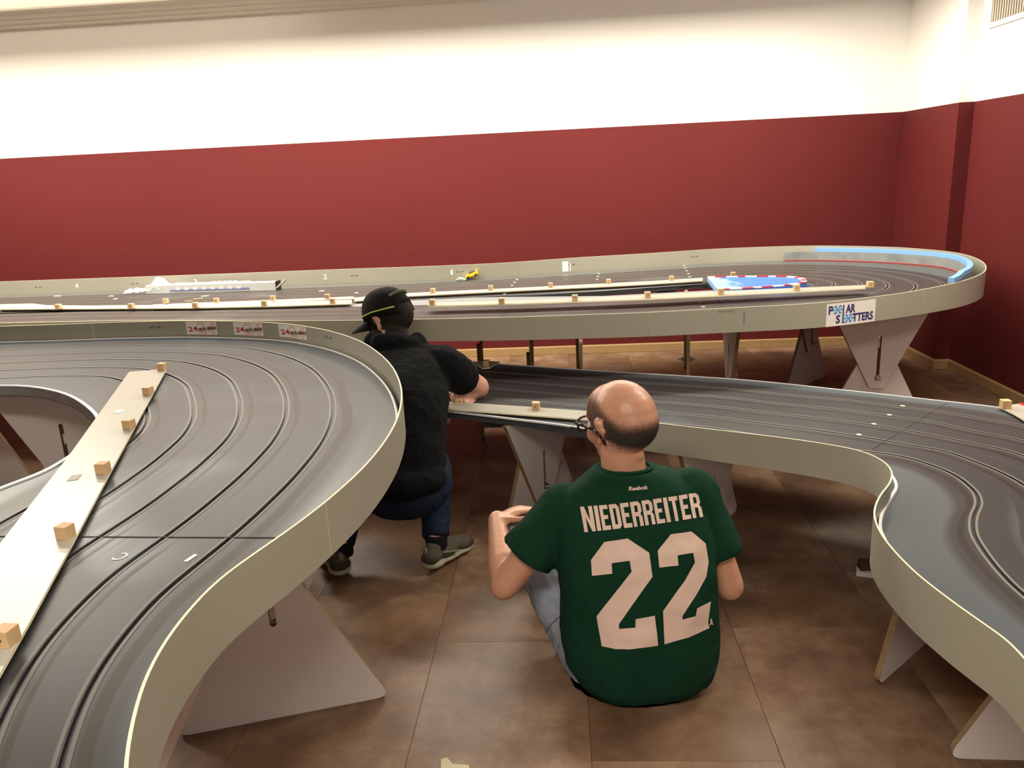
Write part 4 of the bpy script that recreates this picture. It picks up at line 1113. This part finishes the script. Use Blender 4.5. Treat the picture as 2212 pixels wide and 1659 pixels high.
# ================= bald man in the green shirt
man = empty('person', (float(at(1385, 1520, 0)[0]), 2.0, 0)); tag(man, 'bald person in a green number 22 shirt and pale jeans sitting on the floor', 'person')
def un(o):      # parts are modelled in world space; keep them there under the empty
    o.matrix_parent_inverse = Matrix.Translation(-Vector(o.parent.location)); return o
pel = P3(1388, 1462, 2.07); wst = P3(1385, 1360, 2.05); cst = P3(1372, 1200, 2.06); upc = P3(1362, 1100, 2.09)
shL = P3(1222, 1094, 2.12); shR = P3(1496, 1066, 2.12); nkb = P3(1350, 1012, 2.11); nkt = P3(1342, 968, 2.125)
hc = P3(1339, 908, 2.15)
elL = P3(1092, 1262, 2.07); wrL = P3(1074, 1122, 2.32); elR = P3(1574, 1262, 2.10); wrR = P3(1500, 1225, 2.38)
knL = P3(1124, 1140, 2.36); knR = P3(1380, 1160, 2.56)
anL = P3(1195, 1300, 2.72); anR = P3(1400, 1280, 2.80); anL.z = .09; anR.z = .09
hipL = pel+Vector((-.10, .05, .0)); hipR = pel+Vector((.10, .05, .0))
f, l, u = frame_of((-.66, .74, -.10), (-.03, .02, 1))
bm = bmesh.new()
HS = 1.07
head_parts(bm, hc, f, l, u, HS)
chain(bm, [nkb+Vector((0, .012, -.03)), nkt, hc+Vector((.012, -.012, -.035))], [.064, .062, .060])
add_ell(bm, nkt+Vector((.006, -.030, -.012)), (.056, .030, .022))
add_ell(bm, nkt+Vector((.006, -.036, .018)), (.054, .030, .018))
add_ell(bm, cst+Vector((0, .025, -.03)), (.16, .085, .17)); add_ell(bm, wst, (.165, .11, .14)); add_ell(bm, pel, (.17, .12, .11)); add_ell(bm, upc+Vector((0, .03, -.01)), (.14, .062, .08))
for a, b, c_, w_ in ((shL, elL, wrL, 1), (shR, elR, wrR, -1)):
    chain(bm, [a, a.lerp(b, .5), b], [.052, .049, .043]); chain(bm, [b, b.lerp(c_, .3), c_], [.043, .045, .029])
    add_ell(bm, b+(b-a).normalized()*.008, (.041, .040, .040))
for h_, k_, a_ in ((hipL, knL, anL), (hipR, knR, anR)):
    chain(bm, [h_, h_.lerp(k_, .5), k_], [.085, .072, .052]); chain(bm, [k_, k_.lerp(a_, .35), a_], [.052, .054, .036])
    add_limb(bm, a_+Vector((0, .02, -.045)), a_+Vector((-.01, .15, -.06)), .035, .026)
hand(bm, wrL, (.85, .20, .28), (-.25, .1, .95), -1, .55)
hand(bm, wrR, (-.8, .15, .1), (0, -.2, 1), 1, .6)
body = un(fuse('body', bm, M_skin, man, .0058, 3))
# shirt
def add_loft(bm, secs, n=40, pw=2.5):
    """stacked superellipse rings: (centre, half width, half depth) -> closed body"""
    rings = []
    for c, a, b in secs:
        R_ = []
        for i in range(n):
            t = 2*PI*i/n; ct, st = math.cos(t), math.sin(t)
            R_.append(bm.verts.new((c[0]+a*math.copysign(abs(ct)**(2/pw), ct), c[1]+b*math.copysign(abs(st)**(2/pw), st), c[2])))
        rings.append(R_)
    for A, B in zip(rings[:-1], rings[1:]):
        for i in range(n): bm.faces.new((A[i], A[(i+1) % n], B[(i+1) % n], B[i]))
    bm.faces.new(rings[0][::-1]); bm.faces.new(rings[-1])
bm = bmesh.new()
def lv(z, xl, xr, py, Y, hd):
    a, b = atY(xl, py, Y), atY(xr, py, Y); return ((float((a[0]+b[0])/2), Y, z), float(b[0]-a[0])/2, hd)
SECS = [lv(.006, 1300, 1490, 1540, 2.03, .100), lv(.02, 1268, 1515, 1540, 2.035, .125), lv(.05, 1240, 1536, 1520, 2.045, .147), lv(.09, 1222, 1546, 1490, 2.055, .158), lv(.15, 1212, 1550, 1430, 2.06, .160),
        lv(.23, 1212, 1548, 1360, 2.06, .152), lv(.31, 1210, 1546, 1290, 2.06, .142), lv(.39, 1200, 1545, 1220, 2.07, .135), lv(.46, 1196, 1542, 1160, 2.08, .126), lv(.52, 1196, 1536, 1110, 2.09, .112),
        lv(.57, 1206, 1522, 1072, 2.10, .095), lv(.605, 1228, 1500, 1045, 2.105, .084), lv(.635, 1262, 1460, 1022, 2.11, .078), lv(.658, 1282, 1420, 1005, 2.11, .074)]
add_loft(bm, SECS)
for a, b, r1 in ((shL, elL, .083), (shR, elR, .076)):
    e = a.lerp(b, .64); add_limb(bm, a, e, .074, r1, False, True, seg=24)
for s_ in (-1, 1):
    sh = shL if s_ < 0 else shR; el = elL if s_ < 0 else elR
    add_limb(bm, sh.lerp(el, .08)+Vector((-s_*.03, 0, -.01)), cst+Vector((s_*.11, 0, .0)), .066, .075)
shirt = un(fuse('shirt', bm, M_green, man, .0065, 4, [('c', .13, .020), ('c', .045, .004)]))
# drop everything that would poke below the floor
for ob in (shirt, body):
    for v in ob.data.vertices:
        if v.co.z < .004: v.co.z = .004
# collar rib
cv = []; 
for k in range(26):
    a = 2*PI*k/26; cv.append(nkb+Vector((.0755*math.cos(a)+.0, .073*math.sin(a)+.004, .004-.008*math.sin(a))))
bm = bmesh.new()
for k in range(26): add_limb(bm, cv[k], cv[(k+1) % 26], .006, .006, seg=8)
un(fuse('collar', bm, M_green, man, .004, 2))
# jeans
bm = bmesh.new()
for h_, k_, a_, r in ((hipL+Vector((-.02, .0, .0)), knL, anL, 1.0), (hipR, knR, anR, 1.0)):
    chain(bm, [h_, h_.lerp(k_, .5), k_], [.108, .092, .068]); chain(bm, [k_, k_.lerp(a_, .4), a_], [.068, .070, .058], False, True)
add_ell(bm, pel+Vector((-.022, .0, -.045)), (.195, .145, .080))
jeans = un(fuse('jeans', bm, M_jean1, man, .0075, 4, [('c', .07, .014), ('c', .025, .005)]))
for v in jeans.data.vertices:
    if v.co.z < .003: v.co.z = .003
# back pocket flap and seam on the visible thigh
bj = bvh_of(jeans)
def on_surf(bv, px, py, lift):
    d = Vector([float(a) for a in ray(px, py)]).normalized(); h = bv.ray_cast(Vector((0, 0, CH)), d)
    return None if h[0] is None else h[0]+h[1]*lift*(1 if h[1].dot(d) < 0 else -1)
def seam(bv, pts, name, r, mt, parent):
    P_ = spl(pts, 6); Q = [on_surf(bv, x, y, r*.4) for x, y in P_]; Q = [q for q in Q if q is not None]
    if len(Q) < 3: return
    bm = bmesh.new()
    for a, b in zip(Q[:-1], Q[1:]):
        if (b-a).length > .0005: add_limb(bm, a, b, r, r, seg=6)
    return un(bobj(name, bm, mt, parent, sm=True))
M_jseam = cloth('denim_seam', (.19, .22, .28))
seam(bj, [(1180, 1380), (1184, 1420), (1200, 1428), (1208, 1390)], 'pocket_seam', .0022, M_jseam, man)
seam(bj, [(1176, 1372), (1188, 1352), (1212, 1330)], 'pocket_edge', .0025, M_jseam, man)
seam(bj, [(1145, 1262), (1165, 1330), (1182, 1395), (1204, 1462)], 'side_seam', .002, M_jseam, man)
# shoes in front
def shoe(parent, heel, fwd, up=(0, 0, 1), s=1.0, tilt=0.0, mats=None):
    f_, l_, u_ = frame_of(fwd, up); R = Matrix(((f_.x, l_.x, u_.x), (f_.y, l_.y, u_.y), (f_.z, l_.z, u_.z)))
    def E(bm, a, b, c, r): add_ell(bm, heel+(f_*a+l_*b+u_*c)*s, [k*s for k in r], R)
    bm = bmesh.new()
    E(bm, .03, 0, .055, (.042, .036, .040)); E(bm, .10, 0, .050, (.075, .040, .034)); E(bm, .19, .003, .040, (.060, .042, .024)); E(bm, .045, 0, .085, (.042, .033, .030)); E(bm, .10, 0, .072, (.05, .030, .028)); E(bm, .15, 0, .055, (.05, .036, .025))
    a = un(fuse('shoe_upper', bm, (mats or (M_shoe, M_sole))[0], parent, .006, 3))
    bm = bmesh.new()
    E(bm, .035, 0, .020, (.050, .042, .019)); E(bm, .12, 0, .016, (.10, .038, .015)); E(bm, .19, .003, .017, (.068, .047, .016))
    b = un(fuse('shoe_sole', bm, (mats or (M_shoe, M_sole))[1], parent, .005, 2))
    if mats is None:
        bm = bmesh.new(); E(bm, .012, 0, .045, (.030, .039, .022)); un(fuse('heel_guard', bm, M_guard, parent, .0055, 2))
        bm = bmesh.new(); E(bm, .20, .003, .030, (.058, .045, .020)); un(fuse('toe_guard', bm, M_guard, parent, .0055, 2))
        for sd in (-1, 1):
            bm = bmesh.new()
            for k in range(7): E(bm, .055+.012*k, sd*(.0385+.0006*k), .062-.0035*k, (.0075, .004, .0045))
            un(bobj('side_stripe', bm, M_stripe, parent, sm=True))
        bm = bmesh.new(); E(bm, -.010, 0, .085, (.006, .010, .016)); un(bobj('heel_tab', bm, M_stripe, parent, sm=True))
    return a, b
for a_ in (anL, anR): shoe(man, Vector((a_.x, a_.y-.04, .006)), (-.1, 1, 0), mats=(M_black, M_white))
# stubble fringe of hair: a thin shell over the back and sides of the scalp
def scalp_shell(name, src, c, f, l, u, test, lift, mt, parent, thick=False):
    me = src.data; sel = []
    vs = {}
    V = []; F = []; Dn = []
    co_ = [v.co for v in me.vertices]; nn_ = [v.normal for v in me.vertices]
    def dens(i):
        d = (co_[i]-c)/HS; return test(d.dot(f), d.dot(l), d.dot(u))
    cache = {}
    for p in me.polygons:
        ds = []
        for i in p.vertices:
            if i not in cache: cache[i] = dens(i)
            ds.append(cache[i])
        if max(ds) > 0:
            fc = []
            for i in p.vertices:
                if i not in vs: vs[i] = len(V); V.append(co_[i]+nn_[i]*lift); Dn.append(cache[i])
                fc.append(vs[i])
            F.append(tuple(fc))
    o = pmesh(name, V, F, mt, parent, sm=True)
    at_ = o.data.attributes.new('dens', 'FLOAT', 'POINT'); at_.data.foreach_set('value', np.array(Dn, np.float32))
    return un(o)
def stubble_mat(name, col):
    m = mat(name, col, .85, .2, bump=.3, bscale=500); nt = m.node_tree; b = nt.nodes['Principled BSDF']
    a = nt.nodes.new('ShaderNodeAttribute'); a.attribute_name = 'dens'
    n = nt.nodes.new('ShaderNodeTexNoise'); n.inputs['Scale'].default_value = 260; n.inputs['Detail'].default_value = 3
    tc = nt.nodes.new('ShaderNodeTexCoord'); nt.links.new(tc.outputs['Object'], n.inputs['Vector'])
    ad = nt.nodes.new('ShaderNodeMath'); ad.operation = 'MULTIPLY_ADD'; ad.inputs[1].default_value = .9; ad.inputs[2].default_value = -.45
    nt.links.new(n.outputs['Fac'], ad.inputs[0])
    su = nt.nodes.new('ShaderNodeMath'); su.operation = 'ADD'; nt.links.new(a.outputs['Fac'], su.inputs[0]); nt.links.new(ad.outputs[0], su.inputs[1])
    mr = nt.nodes.new('ShaderNodeMapRange'); mr.inputs[1].default_value = .10; mr.inputs[2].default_value = .9; mr.inputs[4].default_value = .93; nt.links.new(su.outputs[0], mr.inputs[0])
    nt.links.new(mr.outputs[0], b.inputs['Alpha']); return m
def ss(a, b, x): t = max(0., min(1., (x-a)/(b-a))); return t*t*(3-2*t)
def bald(fo, le, up):
    if fo > .078 or up < -.085 or (abs(le) > .079 and -.03 < fo < .03 and up < .026): return 0.0
    back = ss(.045, -.085, fo)                     # 0 at the temple, 1 at the back of the head
    top = .082*(1-back)+(.004)*back
    bot = -.030*(1-back)+(-.072)*back
    lat = ss(.022, .052, math.hypot(le, min(0, fo+.015)*.8))
    v = ss(top+.022, top-.030, up)*ss(bot-.014, bot+.034, up)*lat*ss(.076, .050, fo)
    return v*(.58+.36*back)
scalp_shell('hair', body, hc, f, l, u, bald, .0012, stubble_mat('stubble_dark', (.040, .034, .030)), man)
# glasses: two rims, bridge, temples hooking over the ears
bm = bmesh.new()
def G(a, b, c): return hc+(f*a+l*b+u*c)*HS
for sd in (1, -1):
    ring = [G(.106-.010*abs(math.cos(t))*.6, sd*(.034+.027*math.copysign(abs(math.cos(t))**.6, math.cos(t))), -.012+.018*math.copysign(abs(math.sin(t))**.6, math.sin(t))) for t in np.linspace(0, 2*PI, 21)]
    for a, b in zip(ring[:-1], ring[1:]): add_limb(bm, a, b, .0034, .0034, seg=8)
    tp = [G(.100, sd*.062, -.002), G(.094, sd*.074, .0), G(.05, sd*.083, -.002), G(.005, sd*.0905, -.004), G(-.018, sd*.0925, -.018), G(-.028, sd*.088, -.040)]
    for a, b in zip(tp[:-1], tp[1:]): add_limb(bm, a, b, .0040, .0040, seg=8)
add_limb(bm, G(.108, .008, -.006), G(.108, -.008, -.006), .0022, .0022, seg=8)
gl = un(bobj('glasses', bm, mat('glasses_dark_plum', (.018, .006, .010), .3), man, sm=True))
M_lens = bpy.data.materials.new('lens_clear'); M_lens.use_nodes = True; _b = M_lens.node_tree.nodes['Principled BSDF']; _b.inputs['Alpha'].default_value = .18; _b.inputs['Roughness'].default_value = .05; _b.inputs['Base Color'].default_value = (.75, .75, .75, 1)
for sd in (1, -1):
    bm = bmesh.new(); vs = [bm.verts.new(G(.1045-.004*abs(math.cos(t)), sd*(.034+.026*math.cos(t)), -.012+.017*math.sin(t))) for t in np.linspace(0, 2*PI, 17)[:-1]]
    bm.faces.new(vs); un(bobj('lens', bm, M_lens, man))
for sd in (1, -1):
    bm = bmesh.new(); add_ell(bm, G(.078, sd*.032, -.014), (.0125,)*3, None, 16, 10); un(bobj('eye', bm, M_eye, man, sm=True))

# print on the back of the shirt
bs_ = bvh_of(shirt)
def decal(name, polys, mt, lift, step=7):
    """polygons given in picture measure, laid on the cloth as thin print"""
    bm = bmesh.new()
    from mathutils.geometry import tessellate_polygon
    for pl in polys:
        vs = [bm.verts.new((x, y, 0)) for x, y in pl]
        for t in tessellate_polygon([[Vector((x, y, 0)) for x, y in pl]]): bm.faces.new([vs[i] for i in t])
    xs = [v.co.x for v in bm.verts]; ys = [v.co.y for v in bm.verts]
    for ax, lo, hi in ((0, min(xs), max(xs)), (1, min(ys), max(ys))):
        k = lo+step
        while k < hi:
            co_ = Vector((k, 0, 0)) if ax == 0 else Vector((0, k, 0)); no_ = Vector((1, 0, 0)) if ax == 0 else Vector((0, 1, 0))
            bmesh.ops.bisect_plane(bm, geom=list(bm.verts)+list(bm.edges)+list(bm.faces), plane_co=co_, plane_no=no_); k += step
    bad = []
    for v in bm.verts:
        q = on_surf(bs_, v.co.x, v.co.y, lift)
        if q is None: bad.append(v)
        else: v.co = q
    bmesh.ops.delete(bm, geom=bad, context='VERTS')
    return un(bobj(name, bm, mt, man, sm=True))
def zz(L): return [(1200+x/3.686, 1000+y/3.686) for x, y in L]
two1 = zz([(292, 897), (283, 770), (388, 628), (573, 600), (745, 715), (770, 905), (505, 1280), (505, 1318), (637, 1308), (637, 1240), (790, 1212), (815, 1450), (590, 1482), (480, 1478), (370, 1455), (328, 1215), (605, 865), (590, 777), (447, 797), (453, 880)])
two2 = zz([(825, 832), (812, 698), (915, 567), (1078, 545), (1190, 640), (1212, 785), (1195, 905), (1110, 1060), (1008, 1215), (1008, 1245), (1112, 1215), (1122, 1155), (1230, 1100), (1208, 1270), (1220, 1312), (1060, 1385), (865, 1440), (855, 1175), (1030, 930), (1105, 790), (1092, 715), (970, 735), (977, 815)])
decal('print_number', [two1], M_print, .0032, 5); decal('print_number', [two2], M_print, .0032, 5)
GL = {
 'N': [[(0, 0), (0, 1), (.32, 1), (.68, .42), (.68, 1), (1, 1), (1, 0), (.70, 0), (.32, .60), (.32, 0)]],
 'I': [[(0, 0), (0, 1), (1, 1), (1, 0)]],
 'E': [[(0, 0), (0, 1), (1, 1), (1, .83), (.38, .83), (.38, .59), (.86, .59), (.86, .43), (.38, .43), (.38, .17), (1, .17), (1, 0)]],
 'D': [[(0, 0), (0, 1), (.72, 1), (1, .87), (1, .13), (.72, 0), (0, 0.0001)][:6], ],
 'R': [],
 'T': [[(0, .83), (0, 1), (1, 1), (1, .83), (.68, .83), (.68, 0), (.32, 0), (.32, .83)]],
}
GL['D'] = [[(0, 0), (0, 1), (.36, 1), (.36, 0)], [(.36, 1), (.74, 1), (1, .87), (.64, .80), (.60, .83), (.36, .83)], [(1, .87), (1, .13), (.64, .20), (.64, .80)], [(1, .13), (.74, 0), (.36, 0), (.36, .17), (.60, .17), (.64, .20)]]
GL['R'] = [[(0, 0), (0, 1), (.34, 1), (.34, 0)], [(.34, 1), (.76, 1), (1, .88), (.66, .80), (.60, .84), (.34, .84)], [(1, .88), (1, .60), (.66, .63), (.66, .80)], [(1, .60), (.84, .50), (.34, .42), (.34, .58), (.60, .58), (.66, .63)], [(.84, .50), (1, .38), (1, 0), (.66, 0), (.66, .40), (.34, .42)]]
W_ = dict(N=1.25, I=.42, E=.92, D=1.05, R=1.08, T=.95)
tot_ = sum(W_[c] for c in 'NIEDERREITER')+.17*11
TL_, BL_, TR_, BR_ = [np.array(p) for p in zz([(198, 352), (232, 552), (1132, 236), (1170, 430)])]
x = 0
polys = []
for ch_ in 'NIEDERREITER':
    for pl in GL[ch_]:
        q = []
        for (a, b) in pl:
            s_ = (x+a*W_[ch_])/tot_; tp = TL_*(1-s_)+TR_*s_; bt = BL_*(1-s_)+BR_*s_
            p = bt*(1-b)+tp*b; q.append((p[0], p[1]+2.5*math.sin(s_*PI)))
        polys.append(q)
    x += W_[ch_]+.17
decal('print_name', polys, M_print, .0032, 6)
V, F = text_mesh('Reebok', offset=.03); Wt = fit(V, 0, 0, 1, 1)
a0, b0, a1 = [np.array(p) for p in zz([(583, 222), (583, 190), (735, 210)])]
up_ = np.array([0, -34/3.686]); rt_ = a1-a0
decal('print_maker', [[tuple(a0+rt_*Wt[i][0]+up_*Wt[i][1]) for i in fc] for fc in F if len(fc) > 2], M_print, .003, 12)
decal('print_tag', [zz([(1228, 1245), (1238, 1238), (1243, 1262), (1252, 1290), (1244, 1288), (1238, 1272), (1230, 1292), (1222, 1290), (1232, 1262)])], M_print, .002, 9)

# ================= crouching man in black
m2 = empty('person', (float(at(850, 1240, 0)[0]), 2.75, 0)); tag(m2, 'crouching person in a black hoodie, cap with lime piping, dark jeans and olive shoes', 'person')
pel = P3(868, 1050, 2.80); wst = P3(868, 985, 2.88); cst = P3(872, 880, 3.03); upc = P3(868, 800, 3.20)
shR = P3(960, 788, 3.24); shL = P3(803, 782, 3.36); nkb = P3(856, 742, 3.31); hc = P3(838, 684, 3.40)
elR = P3(1031, 836, 3.42); wrR = P3(986, 858, 3.34); elL = P3(806, 868, 3.42); wrL = P3(944, 868, 3.19)
knR = P3(938, 1000, 2.98); anR = P3(943, 1172, 2.78); knL = P3(750, 1010, 2.98); anL = P3(738, 1172, 2.74)
anR.z = .135; anL.z = .13
hipR = pel+Vector((.09, .03, 0)); hipL = pel+Vector((-.09, .03, 0))
f, l, u = frame_of((-.82, .40, -.34), (-.15, .12, 1))
HS = 1.06
bm = bmesh.new()
head_parts(bm, hc, f, l, u, HS)
chain(bm, [nkb+Vector((0, 0, -.03)), nkb.lerp(hc, .5), hc+Vector((.01, -.01, -.03))], [.066, .058, .056])

def tube_ell(bm, P_, R_, n=4):
    PP = spl([tuple(p) for p in P_], n); RR = spl(R_, n)
    for p, r in zip(PP, RR): add_ell(bm, Vector(p), tuple(r), None, 22, 14)
tube_ell(bm, [pel, wst, cst, upc], [(.14, .11, .10), (.13, .09, .10), (.13, .085, .10), (.13, .065, .07)])
for a, b, c_ in ((shL, elL, wrL), (shR, elR, wrR)):
    chain(bm, [a, a.lerp(b, .5), b], [.052, .054, .053]); chain(bm, [b, b.lerp(c_, .35), c_], [.053, .048, .028]); add_ell(bm, b+(b-a).normalized()*.006, (.051, .050, .053))
for h_, k_, a_ in ((hipL, knL, anL), (hipR, knR, anR)):
    chain(bm, [h_, h_.lerp(k_, .5), k_], [.085, .070, .050]); chain(bm, [k_, k_.lerp(a_, .35), a_], [.050, .052, .034])
hand(bm, wrR, (.25, .10, -.12), (.1, -.25, .95), 1, .75, .95)
hand(bm, wrL, (.12, .45, -.42), (-.2, -.6, .8), 1, .45, .95)
body2 = un(fuse('body', bm, M_skin2, m2, .0062, 3))
bm = bmesh.new()
tube_ell(bm, [pel+Vector((0, -.012, .035)), pel.lerp(wst, .5), wst, wst.lerp(cst, .5), cst, cst.lerp(upc, .5), upc], [(.180, .150, .075), (.178, .148, .100), (.178, .145, .12), (.180, .142, .12), (.184, .138, .12), (.188, .130, .11), (.186, .118, .095)], 4)
add_limb(bm, shL, shR, .078, .082); add_limb(bm, nkb+Vector((-.09, .01, -.028)), nkb+Vector((.09, .0, -.035)), .055, .060)
for k in range(12):      # bunched hood behind the neck
    a = PI*1.05+PI*.95*k/11*1.0
    add_ell(bm, nkb+Vector((.088*math.cos(a)+.004, .070*math.sin(a)*.9, .012+.010*math.sin(3*a))), (.040, .038, .036))
add_ell(bm, nkb+Vector((.05, -.055, -.03)), (.075, .045, .05)); add_ell(bm, nkb+Vector((-.04, -.05, -.035)), (.07, .045, .05)); add_ell(bm, nkb+Vector((-.085, -.035, .020)), (.050, .040, .050)); add_ell(bm, nkb+Vector((-.045, -.070, .022)), (.055, .036, .042)); add_ell(bm, nkb+Vector((.02, -.075, .012)), (.06, .036, .040)); add_limb(bm, nkb+Vector((-.09, .0, -.02)), shL, .060, .074)
e = shR.lerp(elR, .50); add_limb(bm, shR, shR.lerp(elR, .4), .082, .082); add_limb(bm, shR.lerp(elR, .4), e, .082, .074, False, True)
for t_ in (.26, .36, .45): add_limb(bm, shR.lerp(elR, t_), shR.lerp(elR, t_+.04), .087-.012*t_, .087-.012*t_)
chain(bm, [shL, elL, elL.lerp(wrL, .55)], [.072, .056, .046], False, True)
add_limb(bm, shR+Vector((-.03, 0, -.03)), cst+Vector((.08, 0, -.03)), .065, .08); add_limb(bm, shL+Vector((.03, 0, -.03)), cst+Vector((-.08, 0, -.03)), .065, .08)
un(fuse('hoodie', bm, M_hood, m2, .0075, 3, [('c', .12, .020), ('c', .03, .004)]))
bm = bmesh.new()
for h_, k_, a_ in ((hipL, knL, anL), (hipR, knR, anR)):
    chain(bm, [h_, h_.lerp(k_, .5), k_], [.104, .088, .064]); chain(bm, [k_, k_.lerp(a_, .45), a_+Vector((0, 0, -.012))], [.064, .062, .054], False, True)
add_ell(bm, pel+Vector((0, -.002, -.02)), (.170, .140, .105))
jn = un(fuse('jeans', bm, M_jean2, m2, .0075, 4, [('c', .06, .014), ('c', .022, .005)]))
M_sock = cloth('dark_sock', (.010, .010, .014))
for a_ in (anL, anR):
    bm = bmesh.new(); add_limb(bm, a_+Vector((0, 0, -.055)), a_+Vector((0, 0, .005)), .042, .044, True, True); un(fuse('sock', bm, M_sock, m2, .006, 2))
shoe(m2, Vector((anR.x-.030, anR.y-.055, .012)), (.55, .83, -.02), (0, 0, 1), 1.02)
shoe(m2, Vector((anL.x+.005, anL.y-.05, .008)), (-.5, .85, 0), (0, 0, 1), 1.08)
for nm_, q0_, d_ in (('reflective_tab', Vector((anR.x-.02, anR.y-.11, .075)), 1),):
    pass
# cap
def GC(a, b, c): return hc+(f*a+l*b+u*c)*HS
bm = bmesh.new()
V = []; F = []
nt_, nr_ = 28, 9
for j in range(nr_+1):
    ph = j/nr_*PI/2
    for i in range(nt_):
        th = 2*PI*i/nt_
        rx, ry = .112, .094
        z_ = .012+.108*math.sin(ph)**.95; k_ = math.cos(ph)**.72 if j < nr_ else .02
        V.append(GC(-.008+rx*k_*math.cos(th), ry*k_*math.sin(th), z_-.028*max(0, -math.cos(th))*(1-j/nr_)))
for j in range(nr_):
    for i in range(nt_):
        if j < 2 and abs(((i/nt_*360)-180)) < 27: continue        # adjuster opening at the back
        F.append((j*nt_+i, j*nt_+(i+1) % nt_, (j+1)*nt_+(i+1) % nt_, (j+1)*nt_+i))
F.append(tuple(nr_*nt_+i for i in range(nt_)))
cp_ = pmesh('cap_crown', V, F, M_capb, m2, sm=True); so = cp_.modifiers.new('t', 'SOLIDIFY'); so.thickness = .003; so.offset = 1; un(cp_)
# brim
V = []; F = []
na = 15
for i in range(na):
    t_ = -1+2*i/(na-1); th = t_*1.05
    b0 = GC(-.008+.112*math.cos(th), .094*math.sin(th), .010)
    ext = .105*(1-abs(t_)**2.4)
    b1 = GC(-.008+.112*math.cos(th)+ext, .094*math.sin(th)*(1-.0*ext), .006-.020*(1-t_*t_)*0-.028*abs(t_)**2-.012)
    V += [b0, b0.lerp(b1, .5)+u*.004, b1]
for i in range(na-1):
    for j in range(2): F.append((3*i+j, 3*i+j+1, 3*i+3+j+1, 3*i+3+j))
br = pmesh('cap_brim', V, F, M_capb, m2, sm=True); so = br.modifiers.new('t', 'SOLIDIFY'); so.thickness = .004; un(br)
def capline(ths, zf, r=.0034, k=1.03):
    bm = bmesh.new(); P_ = [GC(-.008+.112*k*math.cos(t), .094*k*math.sin(t), zf(t)) for t in ths]
    for a, b in zip(P_[:-1], P_[1:]): add_limb(bm, a, b, r, r, seg=8)
    return bm
un(bobj('lime_piping', capline(np.linspace(-.9, 2.45, 26), lambda t: .030-.012*max(0, -math.cos(t))), M_lime, m2, sm=True))
bm = bmesh.new(); P_ = [GC(-.008-.108*math.cos(t)*.93, .094*math.sin(t)*.95, .050+.028*math.cos(t*1.3)) for t in np.linspace(-.62, .62, 14)]
for a, b in zip(P_[:-1], P_[1:]): add_limb(bm, a, b, .0062, .0062, seg=8)
un(bobj('cap_back_lettering', bm, mat('faded_green_embroidery', (.09, .11, .06), .8, var=.7, vscale=160), m2, sm=True))
# hair below the cap
def mop(fo, le, up):
    if up > .05 or fo > .062: return 0.0
    return 1.0 if up > -.075+.55*min(0, fo+.02) and (fo < .03 or up > -.035) and not (abs(le) > .0795 and -.035 < fo < .03 and up < .015) else 0.0
hr = scalp_shell('hair', body2, hc, f, l, u, mop, .006, M_hair, m2)
